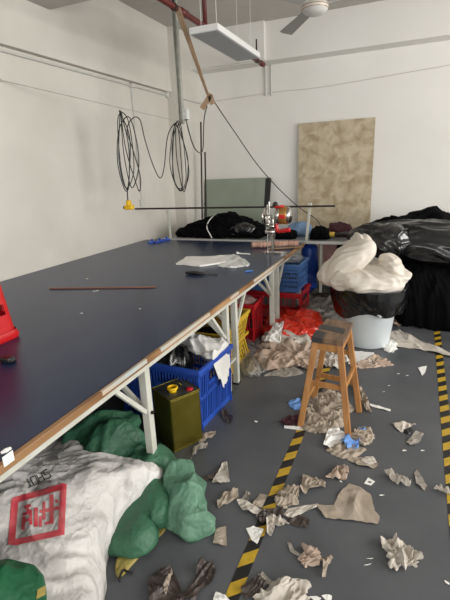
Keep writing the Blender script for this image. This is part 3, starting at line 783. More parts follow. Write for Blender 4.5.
# clutter on the side table, centre
def pile(px0, px1, y, h, m, name, label, cat, seed, dy=.22, am=.03):
    a = at(px0, 240, y=y).x; c = at(px1, 240, y=y).x; md = (a+c)/2
    b = heap([(a, y), (a+.02, y-dy*.5), (md, y-dy*.6), (c-.02, y-dy*.5), (c, y), (c-.03, y+dy*.5), (md, y+dy*.6), (a+.03, y+dy*.5)], h, z0=T2Z, amp=am, sc=10, seed=seed, segs=96, rings=20)
    return single(name, b, MT and m, label, cat, smooth=True)
pile(276, 296, 5.35, .10, 'blackcloth', 'cloth_bundle', 'small black cloth bundle on the side table behind the cutting machine', 'cloth', 51)
pile(288, 312, 5.62, .16, 'bluecloth', 'folded_cloth', 'light blue cloth slumped on the side table beside the right clamp post', 'cloth', 52)
pile(311, 330, 5.36, .14, 'blackcloth', 'cloth_bundle', 'black cloth bundle on the side table right of the clamp post', 'cloth', 53)
pile(326, 352, 5.62, .15, 'wine', 'cloth_bundle', 'dark wine cloth bundle on the side table before the tan panel', 'cloth', 54)
tl = thing('hand_grinder', 'small yellow and silver hand tool lying on the side table', 'tool', at(328, 236, z=T2Z+.001))
q = at(328, 238, z=T2Z)
b = B(); tube(b, [(q.x-.05, q.y, T2Z+.05), (q.x+.08, q.y-.01, T2Z+.045)], .03, 14); o = obj('tool_body', b, 'yellow_pl', tl, True)
b = B(); tube(b, [(q.x+.08, q.y-.01, T2Z+.045), (q.x+.24, q.y-.02, T2Z+.065)], .02, 12); obj('tool_handle', b, 'greytape', tl, True)
b = B(); lathe(b, [(.04, 0), (.045, .02), (.03, .05)], (q.x-.05, q.y, T2Z+.045), 18, 'Z'); obj('tool_head', b, 'chrome', tl, True)

# things under and before the side table
q = at(304, 270, y=5.0)
b = B()
bx_ = thing('blue_drum', 'blue plastic drum standing under the side table behind the film covered crate', 'drum', (-1.14, 5.42, 0))
lathe(b, [(.09, 0), (.10, .01), (.105, .30), (.10, .31), (.11, .33), (.11, .62), (.09, .66), (.001, .66)], (-1.14, 5.42, 0), 32); obj('drum_body', b, 'blue_pl', bx_, True)
b = B(); lathe(b, [(.06, .66), (.06, .69), (.001, .69)], (-1.14, 5.42, 0), 24); obj('drum_lid', b, 'blue_pl', bx_, True)
def hang(name, x, y, w, z0, z1, m, label, cat, seed, n=5):
    b = B(); nu, nv = 60, 24; rows = []
    for sgn in (-1, 1):
        for i in range(nv+1):
            z = z1+(z0-z1)*i/nv; f = i/nv
            rows.append([b.verts.new((x+(u/nu-.5)*w*(1-.25*f+.1*noise.noise(Vector((seed, f*3, 0)))), y+sgn*.016+(.028*math.sin(u/nu*PI*n+seed)*(.2+f)), z+.03*noise.noise(Vector((u*.1, seed, 3)))*f)) for u in range(nu+1)])
    k = nv+1
    for o_, rev in ((0, 0), (k, 1)):
        for i in range(nv):
            for u in range(nu): b.faces.new((rows[o_+i][u], rows[o_+i][u+1], rows[o_+i+1][u+1], rows[o_+i+1][u]))
    for u in range(nu):
        b.faces.new((rows[0][u], rows[0][u+1], rows[k][u+1], rows[k][u])); b.faces.new((rows[nv][u], rows[nv][u+1], rows[k+nv][u+1], rows[k+nv][u]))
    for i in range(nv):
        for u in (0, nu): b.faces.new((rows[i][u], rows[i+1][u], rows[k+i+1][u], rows[k+i][u]))
    return single(name, b, m, label, cat, smooth=True)
hang('hanging_cloth', -.88, 5.22, .22, .30, .72, 'rosecloth', 'dusty rose cloth hanging below the side table edge', 'cloth', 3)
hang('hanging_cloth', -.58, 5.22, .40, .27, .72, 'blackcloth', 'black cloth hanging below the side table edge behind the bin', 'cloth', 8, 7)
b = heap([(-.95, 5.3), (-.6, 5.25), (-.2, 5.3), (-.2, 5.7), (-.9, 5.7)], .2, z0=.262, amp=.04, sc=8, seed=61)
single('dark_bundle', b, 'blackcloth', 'black bundle on the lower shelf of the side table', 'bundle', smooth=True)
b = heap([(-1.0, 5.0), (-.7, 4.9), (-.45, 4.95), (-.35, 5.15), (-.6, 5.19), (-1.0, 5.17)], .14, amp=.03, sc=8, seed=62)
single('dark_bundle', b, 'brownfilm', 'dark brown bundle on the floor before the side table', 'bundle', smooth=True)

# ================================================================== things on the cutting table
# white paper packed in a clear bag
P4 = fl([(176, 265), (186, 259), (226, 257), (232, 263), (200, 267)], TZ)
pk = thing('paper_packet', 'white paper packed in a clear bag lying on the far half of the table', 'packet', (*P4[4], TZ))
b = sheet(P4, TZ, .004, 6, 2, thick=.016); obj('paper_stack', b, 'paper', pk)
b = heap(fl([(218, 266), (222, 258), (234, 255), (250, 264), (236, 268)], TZ), .012, z0=TZ, amp=.016, sc=26, seed=3, rings=14, segs=60); o = obj('bag_end', b, 'whitebag', pk, True); o['label'] = 'crumpled end of the bag'
def tz(px, py): return at(px, py, z=TZ)
sd = thing('cloth_scissors', 'black handled tool with thin blade lying before the paper packet', 'scissors', tz(200, 275))
A, C, D = tz(186, 274.5), tz(205, 275.3), tz(218, 274.8)
b = B(); tube(b, [A+Vector((0, 0, .017)), A.lerp(C, .5)+Vector((0, 0, .019)), C+Vector((0, 0, .012))], [.012, .017, .009], 10); tube(b, [A+Vector((0, .045, .015)), C+Vector((0, .0, .012))], [.012, .008], 10); obj('handle', b, 'black', sd, True)
b = B(); beam(b, C+Vector((0, 0, .012)), D+Vector((0, 0, .006)), .018, .004); obj('blade', b, 'dark_metal', sd)
A, D = tz(50, 289), tz(156, 287.5)
b = B(); beam(b, A+Vector((0, 0, .005)), D+Vector((0, 0, .005)), .03, .008)
single('long_ruler', b, 'ruler', 'long thin reddish brown ruler lying across the table', 'ruler')
A, D = tz(245, 272.5), tz(253, 271.5)
b = B(); tube(b, [A+Vector((0, 0, .008)), D+Vector((0, 0, .008))], .007, 8); single('blue_marker', b, 'blue_far', 'small blue pen near the table edge', 'pen')
A, D = tz(237, 254.5), tz(250, 255)
b = B(); tube(b, [A+Vector((0, 0, .016)), A.lerp(D, .2)+Vector((0, 0, .012)), D+Vector((0, 0, .01))], [.016, .008, .007], 10); single('white_brush', b, 'whitebag', 'small white handled brush lying before the pink cloth roll', 'brush')
A, D = tz(252, 248), tz(298, 246.5)
b = B(); n = 60; pts = [A.lerp(D, i/n)+Vector((0, .01*math.sin(i*.3), .036)) for i in range(n+1)]
tube(b, pts, [.030+.006*(i % 4 < 2) for i in range(n+1)], 14); single('cloth_roll', b, 'pink', 'salmon pink rolled cloth strip lying at the far end of the table', 'cloth roll', smooth=True)
for k, ((a, c), (d, e), lb) in enumerate((((148, 243.5), (155, 242.5), 'blue clip nearest the wall on the far table end'), ((155, 243), (163, 241.5), 'middle blue clip of three on the far table end'), ((162, 240.8), (170, 240.2), 'blue clip beside the left clamp post'))):
    A, D = tz(a, c), tz(d, e)
    cl = thing('blue_clip', lb, 'clip', A.lerp(D, .5), 'blue clips at the table end')
    b = B(); beam(b, A+Vector((0, 0, .012)), D+Vector((0, 0, .012)), .03, .022); obj('clip_body', b, 'blue_pl', cl)
    b = B(); Mi = A.lerp(D, .6); box(b, Mi.x-.012, Mi.x+.012, Mi.y-.01, Mi.y+.01, TZ+.024, TZ+.05, .003); obj('clip_lever', b, 'blue_pl', cl)
A = tz(8, 362)
b = B(); box(b, A.x-.035, A.x+.03, A.y-.02, A.y+.02, TZ+.0005, TZ+.028, .008); box(b, A.x+.0, A.x+.04, A.y-.012, A.y+.02, TZ+.001, TZ+.022, .006)
single('black_weight', b, 'black', 'small black block on the table below the red basket', 'weight')
for k, (a, c, s) in enumerate(((87, 279, .012), (97, 291, .014), (81.5, 313.5, .010), (140, 309, .008), (94, 291.5, .012))):
    A = tz(a, c); b = sheet([(A.x+s*math.cos(t)*(1+.4*math.sin(k+3*t)), A.y+s*math.sin(t)) for t in [2*PI*i/6 for i in range(6)]], TZ, .001, 20, k, rings=3)
    single('paper_bit', b, 'paper', 'tiny white paper bit lying on the dark tabletop', 'paper', 'paper bits on the tabletop')
# wooden tongue at the table end
A, D = tz(268, 250), tz(303, 248)
b = B(); beam(b, A+Vector((0, 0, .014)), D+Vector((0, 0, .014)), .05, .006); single('offcut', b, 'cardboard', 'pale wooden offcut sticking over the far table corner', 'offcut')
# tag and white stick on near edge
b = B(); A = at(8, 457, x=EX+.014); box(b, EX+.0136, EX+.0150, A.y-.02, A.y+.02, A.z-.024, A.z+.012); 
o = obj('sticker', b, 'paper', tb); o['label'] = 'small white sticker on the edge'
A, D = at(1, 453, z=TZ+.006), at(11, 448, z=TZ+.006)
b = B(); tube(b, [A, A.lerp(D, .5), D], [.005, .008, .005], 10); single('chalk_piece', b, 'paper', 'white chalk piece lying on the near table corner above the sticker', 'chalk')

# red basket on the table (left edge)
rbk = thing('red_basket', 'red plastic basket standing on its side on the table at the left edge', 'basket', tz(-10, 335))
q = tz(19, 334)
def rrect(w, d, r, n=6):
    out = []
    for (cx, cy, a0) in ((w/2-r, d/2-r, 0), (-w/2+r, d/2-r, PI/2), (-w/2+r, -d/2+r, PI), (w/2-r, -d/2+r, 1.5*PI)):
        for i in range(n+1):
            a = a0+PI/2*i/n; out.append((cx+r*math.cos(a), cy+r*math.sin(a)))
    return out
BH = .43; bw, bd_ = .36, .50
bcx, bcy = tz(10, 338).x+.045-bw/2, q.y-bd_/2
def bring(b, w, d, r, z): return [b.verts.new((bcx+p[0], bcy+p[1], TZ+z)) for p in rrect(w, d, r)]
b = B(); R_ = [bring(b, bw-.02, bd_-.02, .05, .001), bring(b, bw, bd_, .06, .02), bring(b, bw-.02, bd_-.02, .06, .05)]
n_ = len(R_[0])
for A, C in zip(R_, R_[1:]):
    for k in range(n_): b.faces.new((A[k], A[(k+1) % n_], C[(k+1) % n_], C[k]))
o = obj('rim', b, 'red_pl', rbk, True)
b = B(); R_ = []
Z = [.045, .10, .145, .205, .27, BH]
for z in Z:
    f = (z/BH); R_.append(bring(b, bw-.03-.07*f, bd_-.03-.06*f, .05, z))
for i, (A, C) in enumerate(zip(R_, R_[1:])):
    for k in range(n_):
        mid = (k % 7 == 6)      # long straight runs get the handle opening
        if i == 2 and mid: continue
        b.faces.new((A[k], A[(k+1) % n_], C[(k+1) % n_], C[k]))
b.faces.new(R_[-1])
o = obj('shell', b, 'red_pl', rbk)
sm = o.modifiers.new('thickness', 'SOLIDIFY'); sm.thickness = .004
# fill the opening with its corner bars so only a slot is left
for k in (6, 13, 20, 27):
    A, C = rrect(1, 1, .1)[k], None
    f = .175/BH
    P = rrect(bw-.03-.07*f, bd_-.03-.06*f, .05); p0 = Vector((*P[k], 0)); p1 = Vector((*P[(k+1) % 28], 0))
    nn = 7
    for j in range(nn+1):
        if j in (1, 6):
            b = B(); u = p0.lerp(p1, j/nn); box(b, bcx+u.x-.008, bcx+u.x+.008, bcy+u.y-.008, bcy+u.y+.008, TZ+.14, TZ+.21); obj('side_bar', b, 'red_pl', rbk)

# ================================================================== stool
st = thing('wooden_stool', 'tall orange brown wooden stool with dark worn seat on the floor', 'stool', (-.40, 2.62, 0))
seat = [(-.505, 2.50), (-.315, 2.47), (-.300, 2.83), (-.480, 2.86)]
SZ = .60
b = B(); prism(b, seat, SZ-.032, SZ); bmesh.ops.bevel(b, geom=b.edges[:], offset=.004, segments=2, affect='EDGES'); obj('seat', b, 'seatwood', st)
b = B(); prism(b, [(-.5065, 2.498), (-.44, 2.487), (-.435, 2.60), (-.5035, 2.62)], SZ-.034, SZ+.0015)
prism(b, [(-.4995, 2.66), (-.33, 2.60), (-.33, 2.69), (-.495, 2.74)], SZ-.001, SZ+.0012); o = obj('tape_patch', b, 'greytape', st); o['label'] = 'dark grey tape patches'
tops = [(-.485, 2.52), (-.335, 2.50), (-.325, 2.80), (-.465, 2.83)]
feet = [(-.56, 2.44), (-.255, 2.41), (-.225, 2.73), (-.545, 2.79)]
tT = [Vector((*p, SZ-.033)) for p in tops]; tF = [Vector((*p, 0.0)) for p in feet]
for A, C in zip(tT, tF):
    b = B(); beam(b, C, A, .036, .030, Vector((0, 1, 0)), .003)
    for v in b.verts: v.co.z = max(0.0005, min(v.co.z, SZ-.0325))
    obj('leg', b, 'wood', st)
def lp(i, z): return tF[i].lerp(tT[i], z/(SZ-.033))
for (i, j, z) in ((0, 1, .30), (1, 2, .30), (2, 3, .20), (3, 0, .17), (0, 1, SZ-.06), (1, 2, SZ-.06), (2, 3, SZ-.06), (3, 0, SZ-.06), (2, 3, .40)):
    b = B(); beam(b, lp(i, z), lp(j, z), .034 if z < .5 else .045, .018, Vector((0, 0, 1)).cross((lp(j, z)-lp(i, z)).normalized()), .002); obj('stretcher', b, 'wood', st)

# ================================================================== tapes
def tape(p0, p1, w, label):
    a = Vector(p0); c = Vector(p1); d = (c-a); L = d.length
    b = B(); n = int(L/.05)
    box(b, -w/2, w/2, 0, L, .0004, .0016)
    o = obj('hazard_tape', b, 'tapestripe'); o.location = (a.x, a.y, 0); o.rotation_euler.z = math.atan2(d.y, d.x)-PI/2
    return tag(o, label, 'tape')
l0, l1 = at(231, 600, z=0).xy, at(322, 380, z=0).xy
dv = (l1-l0).normalized()
tape(l0-dv*.5, l0+dv*3.1, .056, 'yellow and black hazard tape running under the stool')
l0, l1 = at(448, 445, z=0).xy, at(437, 331, z=0).xy
dv = (l1-l0).normalized()
tape(l0-dv*1.6, l1+dv*.4, .056, 'yellow and black hazard tape at the right edge of the floor')

# ================================================================== sacks
# green woven sack under the table with pale flap
g1 = [(-2.12, 1.72), (-1.9, 2.0), (-1.5, 2.0), (-1.36, 1.84), (-1.16, 1.78), (-1.0, 1.74), (-.92, 1.6)] + [tuple(p) for p in fl([(164, 524), (148, 530), (130, 552)])] + [(-1.4, 1.1), (-1.9, 1.2)]
b = heap(g1, .13, bumps=[(-1.5, 1.70, .20, .30), (-1.12, 1.62, -.03, .1)], c=(-1.35, 1.55), amp=.06, sc=8, st=(1.4, .6, 1), seed=71, rings=80, segs=300, k=.5)
gs = single('green_sack', b, 'weave_green', 'empty green woven sack crumpled on the floor round the front table leg', 'sack', smooth=True)
b = heap([(-1.17, 1.70), (-1.02, 1.76), (-.90, 1.66), (-.79, 1.50)] + [tuple(p) for p in fl([(214, 533), (205, 540), (190, 541), (176, 531), (158, 520)])], .13, bumps=[(-1.02, 1.62, .10, .10)], amp=.045, sc=10, st=(1, .7, 1), seed=72, rings=60, segs=220, k=.6)
single('pale_green_sack', b, 'weave_mint', 'lighter mint green woven sack flap lying right of the front table leg', 'sack', smooth=True)
b = heap(fl([(116, 562), (130, 547), (158, 524), (166, 530), (146, 550), (120, 578)]), .012, amp=.006, sc=9, seed=73, rings=10, segs=60)
single('straw_sack_corner', b, 'weave_yellow', 'straw yellow woven strip poking out under the green sack', 'sack', smooth=True)
# white printed sack
wpoly = [(-2.2, 1.15), (-1.95, 1.56), (-1.5, 1.60), (-1.26, 1.60), (-1.06, 1.57), (-1.12, 1.37), (-1.10, 1.18), (-1.0, .98), (-.90, .80), (-.90, .45), (-1.6, .30), (-2.1, .6)]
b = heap(wpoly, .25, bumps=[(-1.45, 1.10, .10, .4), (-1.15, 1.45, .04, .12)], c=(-1.5, .98), amp=.036, sc=8.5, st=(1, .7, 1), seed=83, rings=110, segs=360, k=.32)
bv = BVHTree.FromBMesh(b)
ws = single('white_sack', b, 'weave_white', 'big white woven sack with red square print at the bottom left', 'sack', smooth=True)
# print on the sack: strokes laid on the woven surface, in photo-measured corners on the sack
def onto(px, py):
    d = (rt*(px-225)/FOC - up*(py-300)/FOC + fw).normalized()
    h = bv.ray_cast(EYE, d)
    return (h[0]+h[1]*(.0022 if h[1].z > 0 else -.0022)) if h[0] is not None else None
def stroke(b, quad, n=14, m=5):
    """quad: 4 px corners -> patch conforming to the sack"""
    q = [Vector(p) for p in quad]; g = []
    for i in range(n+1):
        r = []
        for j in range(m+1):
            a = q[0].lerp(q[1], i/n); c = q[3].lerp(q[2], i/n); p = a.lerp(c, j/m); w_ = onto(p.x, p.y)
            r.append(b.verts.new(w_) if w_ is not None else None)
        g.append(r)
    for i in range(n):
        for j in range(m):
            f = (g[i][j], g[i+1][j], g[i+1][j+1], g[i][j+1])
            if all(f) and (f[0].co-f[2].co).length < .08: b.faces.new(f)
def bar2(b, p, q, w, n=14):
    p = Vector(p); q = Vector(q); d = (q-p).normalized(); s = Vector((-d.y, d.x))*w/2
    stroke(b, (p+s, q+s, q-s, p-s), n, 3)
b = B()
bar2(b, (13, 501), (65, 486), 6.0, 26); bar2(b, (63.5, 484), (61, 535), 6.5, 24); bar2(b, (64, 532), (13, 543), 6, 26); bar2(b, (15, 500), (11.5, 545), 7, 24)
for (p, q, w_) in (((24, 508), (31, 505.5), 2), ((27, 505), (28.5, 514), 2), ((22.5, 515), (30, 512.5), 2), ((24, 517), (23, 530), 2.4), ((30.5, 510), (31, 525), 2.2), ((36, 508), (36, 527), 3), ((22, 522), (30, 519.5), 2),
                   ((44, 502), (44, 520), 2), ((40, 512), (62, 507.5), 2.4), ((51.5, 495), (51.5, 524), 3), ((45, 524), (53, 522), 2), ((40.5, 516), (40.5, 527), 2), ((56, 500), (57, 503), 2)):
    bar2(b, p, q, w_*1.35, 10)
o = obj('red_print', b, 'redprint', ws); o.location = (0, 0, 0)
b = B()
def tr(px, py):  # lettering runs upside down, rightmost letter first
    return (px, py)
def letter(ch, c, ang, h):
    G = {'S': [((.3, .5), (-.3, .5)), ((-.3, .5), (-.3, 0)), ((-.3, 0), (.3, 0)), ((.3, 0), (.3, -.5)), ((.3, -.5), (-.3, -.5))],
         'H': [((-.3, .5), (-.3, -.5)), ((.3, .5), (.3, -.5)), ((-.3, 0), (.3, 0))],
         'O': [((-.3, .5), (.3, .5)), ((.3, .5), (.3, -.5)), ((.3, -.5), (-.3, -.5)), ((-.3, -.5), (-.3, .5))],
         'T': [((-.3, .5), (.3, .5)), ((0, .5), (0, -.5))]}[ch]
    ca, sa = math.cos(ang), math.sin(ang)
    for p, q in G:
        P = [(c[0]+(ca*u-sa*v_)*h, c[1]+(-sa*u-ca*v_)*h) for u, v_ in (p, q)]
        bar2(b, P[0], P[1], .95, 6)
for ch, c in zip('SHOT', ((47, 474.5), (40.5, 478), (34.5, 481), (29, 483))): letter(ch, c, math.radians(207), 8.5)
o = obj('black_print', b, 'blackprint', ws)
# front green sack over it, bottom left corner
gp = [(-1.75, .45), (-1.5, .66), (-1.30, .78), (-1.10, .80), (-.97, .74), (-.92, .58), (-.98, .4), (-1.2, .3), (-1.5, .25)]
b = heap(gp, .07, z0=.31, amp=.035, sc=9, seed=91, rings=60, segs=240, k=.6, bumps=[(-1.12, .68, .05, .12)])
bv = BVHTree.FromBMesh(b)
fs = single('green_sack', b, 'weave_dkgreen', 'deep green woven sack lying on the white sack at the bottom left corner', 'sack', smooth=True)
b = B(); stroke(b, ((37, 590), (60, 578), (61, 586), (36, 600)), 14, 6); o = obj('straw_patch', b, 'weave_yellow', fs); o['label'] = 'straw yellow patch'

# ================================================================== scraps on the floor
def scr(px, m, label, cat='paper scrap', amp=.006, sc=14, seed=0, curl=0, name='paper_scrap', group=None):
    b = sheet(fl(px), .001, amp, sc, seed, curl=curl); return single(name, b, m, label, cat, group)
def crum(px, m, label, h=.05, amp=.03, sc=16, seed=0, cat='scrap', name='crumpled_scrap', jag=.07, segs=90):
    b = heap(fl(px), h*.55, amp=amp*.8, sc=sc*1.9, seed=seed, rings=28, segs=segs*2, jag=jag, k=.7); return single(name, b, m, label, cat)
scr([(316.5, 506), (333, 506), (341, 492), (349, 484), (360, 488), (371, 496), (375, 512), (380, 518), (378, 525), (358, 522), (325, 519)], 'scrap', 'largest flat beige pattern paper piece with pointed top in the middle of the floor', seed=1, amp=.007, sc=7)
scr([(283, 516), (288, 509), (318, 504), (317, 508), (292, 519)], 'scrap_lt', 'long pale paper strip pointing at the largest beige piece', seed=2)
scr([(246, 529), (254, 527), (264, 530), (257, 545), (252, 541)], 'paper', 'pale triangular paper scrap at the left side of the hazard tape', seed=3, amp=.004)
crum([(276, 497), (283, 488), (294, 487), (299, 494), (296, 505), (285, 509), (276, 505)], 'scrap', 'crumpled beige ball of paper right on the hazard tape', .035, .025, seed=4)
scr([(252, 506), (260, 494), (268, 496), (262, 508)], 'scrap', 'small square beige scrap just left of the hazard tape', seed=5)
scr([(237, 503), (243, 502), (262, 511), (258, 516), (243, 512)], 'scrap_lt', 'pale torn scrap with frayed end left of the hazard tape', seed=6, amp=.01)
scr([(256, 518), (263, 511), (283, 510), (284, 516), (270, 520), (262, 526)], 'brownfilm', 'dark brown film scrap lying over the hazard tape', 'plastic film', seed=7, amp=.01, name='film_scrap')
scr([(266, 518), (272, 517), (282, 520), (290, 524), (284, 528), (274, 527), (271, 539), (267, 534)], 'scrap_lt', 'pale curling strip hooked downward beside the hazard tape', seed=8, amp=.016, sc=20)
scr([(287, 520), (299, 516), (310, 521), (307, 529), (293, 526)], 'brownfilm', 'dark brown square scrap right of the hazard tape', 'plastic film', seed=9, name='film_scrap')
scr([(217, 504), (222, 495), (238, 489), (239, 499), (218, 509)], 'scrap', 'beige torn scrap midway between the mint sack and the tape', seed=10, amp=.009)
scr([(241, 502), (246, 491), (251, 494), (247, 505)], 'scrap_gr', 'small upright grey beige scrap left of the hazard tape', seed=11)
scr([(212, 483), (222, 466), (227, 464), (230, 482), (220, 484)], 'scrap_lt', 'triangular beige scrap on bare floor right of the oil tin', seed=12, amp=.008)
scr([(201, 482), (213, 474), (222, 464), (213, 480)], 'brownfilm', 'dark wedge scrap beside the triangular beige scrap', 'plastic film', seed=13, name='film_scrap')
scr([(216, 530), (226, 527), (227, 547), (213, 544)], 'scrap', 'square beige scrap at the tip of the mint green sack', seed=14)
scr([(300, 491), (303, 476), (309, 477), (326, 483), (325, 488), (308, 492), (305, 497)], 'scrap', 'folded beige scrap above the pale strip in the floor middle', seed=15, amp=.012)
scr([(325, 480), (330, 475), (340, 466), (346, 468), (349, 474), (345, 482), (335, 479)], 'scrap_pk', 'brownish rolled scrap above the largest beige piece', seed=16, amp=.016, sc=22)
scr([(347, 460), (350, 456), (364, 459), (379, 465), (374, 469), (358, 466)], 'scrap', 'long flat beige scrap below the blue fabric by the stool', seed=17)
crum([(362, 461), (366, 457), (373, 458), (376, 463), (369, 465)], 'scrap_lt', 'small crumpled pale scrap on the long flat beige scrap', .015, .012, seed=18)
scr([(384, 475), (392, 474), (400, 478), (411, 483), (410, 487), (398, 485), (390, 480)], 'scrap_lt', 'ruffled pale scrap with thin tail right of the printed label', seed=19, amp=.02, sc=30)
scr([(414, 473), (417, 470), (421, 476), (427, 487), (424, 491), (416, 484)], 'scrap_gr', 'curved grey beige scrap near the right hazard tape', seed=20)
scr([(433, 490), (440, 488), (446, 490), (451, 494), (449, 497), (441, 492)], 'scrap_lt', 'pale ruffled scrap at the right edge below the curved scrap', seed=21, amp=.015, sc=30)
scr([(392, 424), (402, 423), (416, 425), (408, 429), (402, 433), (397, 430)], 'scrap_lt', 'pale pointed scrap right of the stool', seed=22, amp=.008)
scr([(406, 443), (416, 432), (424, 434), (421, 441), (413, 447)], 'scrap_gr', 'grey beige scrap shaped like a slanted patch near the right tape', seed=23)
crum([(404, 431), (408, 428), (413, 430), (411, 434), (406, 434)], 'black', 'small dark lump beside the pale pointed scrap', .012, .006, seed=24, name='dark_lump')
crum([(382, 545), (388, 539), (396, 541), (408, 546), (416, 558), (414, 567), (403, 568), (393, 565), (389, 555)], 'scrap_lt', 'perforated pale crumpled scrap at the bottom right of the floor', .03, .05, 26, seed=25)
plab = scr([(364, 484), (368, 478), (375, 482), (371, 486)], 'paper', 'tiny white printed label on bare floor', 'label', seed=26, amp=.001, name='paper_label')
A = at(369.7, 482, z=.004)
b = B(); box(b, A.x-.008, A.x+.008, A.y-.005, A.y+.005, .0035, .0045); lbm = obj('label_print', b, 'blackprint', plab)
scr([(287, 543), (291, 545), (296, 553), (302, 555), (298, 557), (290, 552)], 'scrap_gr', 'curved grey scrap left of the lower beige crumple', seed=27)
crum([(298, 560), (302, 552), (309, 546), (316, 549), (320, 556), (314, 566), (306, 568)], 'scrap_pk', 'crumpled beige and brown scrap in the lower floor middle', .035, .035, 20, seed=28)
scr([(318, 560), (326, 559), (333, 562), (328, 566), (326, 577), (322, 578), (323, 566)], 'scrap', 'bent beige strip right of the lower beige crumple', seed=29, amp=.014)
crum([(252, 598), (262, 592), (272, 583), (282, 577), (290, 585), (300, 580), (305, 590), (309, 602), (290, 612), (265, 612)], 'scrap_lt', 'large crumpled pale beige paper at the bottom edge right of the tape', .035, .035, 14, seed=30)
scr([(258, 577), (263, 573), (272, 582), (270, 586), (262, 582)], 'scrap_gr', 'small grey scrap above the large crumpled paper', seed=31, amp=.012)
scr([(241, 590), (252, 580), (262, 578), (268, 588), (258, 596), (245, 600)], 'brownfilm', 'dark brown film beside the large crumpled paper', 'plastic film', seed=32, amp=.01, name='film_scrap')
scr([(148, 585), (156, 572), (170, 568), (176, 578), (185, 600), (180, 612), (150, 612)], 'brownfilm', 'left dark brown film sheet on the floor by the white sack', 'plastic film', seed=33, amp=.014, sc=9, name='film_scrap')
scr([(180, 598), (195, 580), (199, 563), (212, 562), (217, 572), (212, 584), (200, 592), (195, 606)], 'brownfilm', 'right dark brown film sheet with pale frayed top', 'plastic film', seed=34, amp=.014, sc=9, name='film_scrap')
scr([(163, 592), (169, 577), (173, 573), (172, 584), (166, 597)], 'scrap', 'slim beige sliver lying on the left brown film', seed=35, amp=.03)
scr([(213, 600), (216, 592), (226, 597), (232, 604), (216, 606)], 'paper', 'white scrap at the bottom edge left of the hazard tape', seed=36)
b = B(); tube(b, spline([at(119, 581, z=.008), at(121, 574, z=.012), at(124, 570, z=.01), at(128, 572, z=.012), at(133, 573, z=.008)], 5), .005, 6)
single('black_strap_piece', b, 'black', 'short black curled strip beside the white sack', 'strip', smooth=True)
# under the stool
crum([(302, 425), (303, 408), (312, 395), (330, 392), (345, 398), (352, 410), (345, 424), (330, 432), (312, 433)], 'scrap', 'wide crumpled beige scrap heap lying under the stool', .05, .045, 13, seed=40)
scr([(303, 402), (307, 388), (316, 386), (318, 398), (312, 410), (306, 412)], 'scrap_gr', 'grey beige scrap by the left rear stool leg', seed=41, amp=.012)
scr([(323, 447), (330, 424), (336, 426), (346, 436), (340, 447), (332, 450)], 'paper', 'white paper sheet in front of the stool', seed=42, amp=.012, name='paper_sheet')
crum([(326, 450), (338, 444), (352, 446), (364, 448), (358, 456), (340, 458)], 'scrap', 'crumpled scrap below the front stool leg', .02, .02, 18, seed=43)
crum([(352, 436), (358, 428), (370, 430), (374, 438), (368, 445), (356, 444)], 'scrap', 'crumpled grey beige scrap right of the front stool leg', .03, .025, 18, seed=44)
scr([(340, 441), (345, 438), (351, 442), (360, 440), (358, 450), (348, 452)], 'bluemask', 'light blue fabric scrap at the front stool leg', 'cloth scrap', seed=45, amp=.02, name='cloth_scrap')
scr([(359, 429), (363, 428), (366, 432), (362, 434)], 'bluemask', 'tiny light blue fabric scrap right of the front stool leg', 'cloth scrap', seed=46, amp=.012, name='cloth_scrap')
crum([(288, 404), (293, 400), (301, 402), (302, 408), (295, 410)], 'bluemask', 'blue crumpled fabric left of the stool', .02, .015, 18, seed=47, name='crumpled_cloth')
scr([(279, 423), (290, 416), (300, 417), (303, 426), (288, 427)], 'wine', 'dark wine red cloth scrap at the left stool leg', 'cloth scrap', seed=48, amp=.01, name='cloth_scrap')
scr([(284, 426), (301, 427), (312, 429), (300, 430.5), (284, 428.5)], 'paper', 'thin white strip crossing the hazard tape by the stool', seed=49, amp=.002)
scr([(361, 402), (370, 404), (391, 410), (390, 412), (372, 407)], 'paper', 'thin white strip right of the stool', seed=50, amp=.003)
scr([(351, 386), (356, 384), (362, 391), (367, 399), (372, 414), (366, 412), (360, 400)], 'scrap', 'beige scraps strip trailing from the rear stool leg', seed=51, amp=.016)
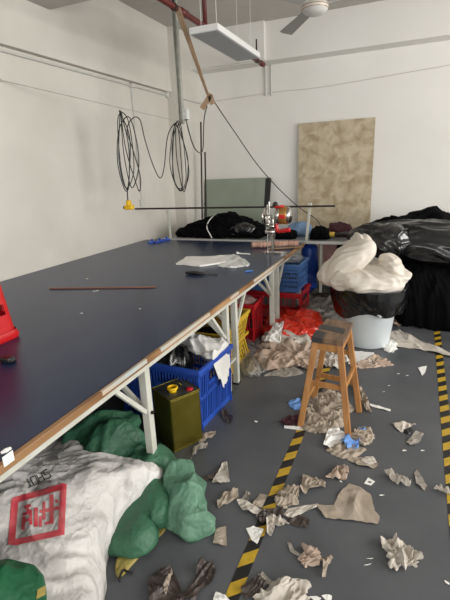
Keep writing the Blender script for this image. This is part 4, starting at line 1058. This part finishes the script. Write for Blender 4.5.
# near bin
scr([(392, 332), (399, 330), (420, 341), (455, 355), (455, 359), (420, 350), (385, 346)], 'scrap_lt', 'long tapering pale paper strip stretching from the bin to the right edge', seed=52, amp=.01, sc=7)
scr([(387, 318), (393, 313), (408, 318), (409, 325), (397, 327), (390, 324)], 'scrap_pk', 'pinkish beige scrap between the bin and the black fabric', seed=53, amp=.02)
crum([(383, 347), (387, 341), (394, 342), (396, 350), (388, 353)], 'paper', 'white crumpled paper at the right foot of the bin', .04, .02, 18, seed=54)
scr([(348, 364), (352, 351), (374, 353), (374, 365), (356, 367)], 'paper', 'white card lying before the bin', seed=55, amp=.003, name='paper_card')
crum([(352, 366), (362, 362), (376, 356), (390, 362), (390, 366), (370, 368), (356, 369)], 'scrap_pk', 'crumpled pinkish scrap in front of the white card', .02, .02, 16, seed=56)
scr([(418, 368), (427, 366), (425, 373), (422, 376)], 'paper', 'small white triangular scrap on bare floor left of the right tape', seed=57, amp=.002)
scr([(320, 356), (330, 350), (345, 352), (350, 362), (338, 370), (322, 366)], 'scrap_lt', 'pale scrap on the floor behind the stool legs', seed=58, amp=.02)
scr([(263, 377), (278, 369), (286, 364), (300, 370), (304, 374), (286, 378), (272, 376)], 'scrap_gr', 'flat grey beige scrap before the beige cloth heap', seed=59, amp=.005)
scr([(247, 372), (254, 358), (259, 364), (262, 374), (250, 377)], 'scrap_lt', 'pale scrap at the foot of the second table leg', seed=60, amp=.015)
# by crate and tin
scr([(197, 440), (204, 434), (216, 432), (216, 436), (205, 441), (200, 444)], 'scrap', 'beige scrap poking out under the blue crate corner', seed=61, amp=.01)
scr([(191, 461), (194, 449), (200, 444), (208, 444), (206, 449), (196, 452)], 'scrap_gr', 'bent scrap between the oil tin and the mint sack', seed=62, amp=.01)
scr([(221, 413), (226, 410), (233, 419), (231, 424), (224, 422)], 'brownfilm', 'small dark scrap at the crate rear corner', 'plastic film', seed=63, amp=.01, name='film_scrap')
b = heap(fl([(258, 408), (262, 406), (262, 410)]), .004, amp=.001, rings=4, segs=18)
b.free()
for k, (a, c, s) in enumerate(((256, 422, .012), (398, 374, .010), (407, 376, .010), (389, 386, .008), (384, 392, .008), (371, 559, .012), (368, 565, .014), (381, 496, .012), (422, 451, .010), (404, 451, .012), (328, 598, .02), (317, 600, .02), (341, 482, .008), (447, 583, .012))):
    A = at(a, c, z=0); b = sheet([(A.x+s*math.cos(t)*(1+.5*math.sin(k+3*t)), A.y+s*.7*math.sin(t+k*.3)) for t in [2*PI*i/6 for i in range(6)]], .001, .002, 20, k, rings=3)
    single('paper_bit', b, 'paper', 'tiny pale paper fragment on the grey floor', 'paper', 'tiny paper fragments on the floor')
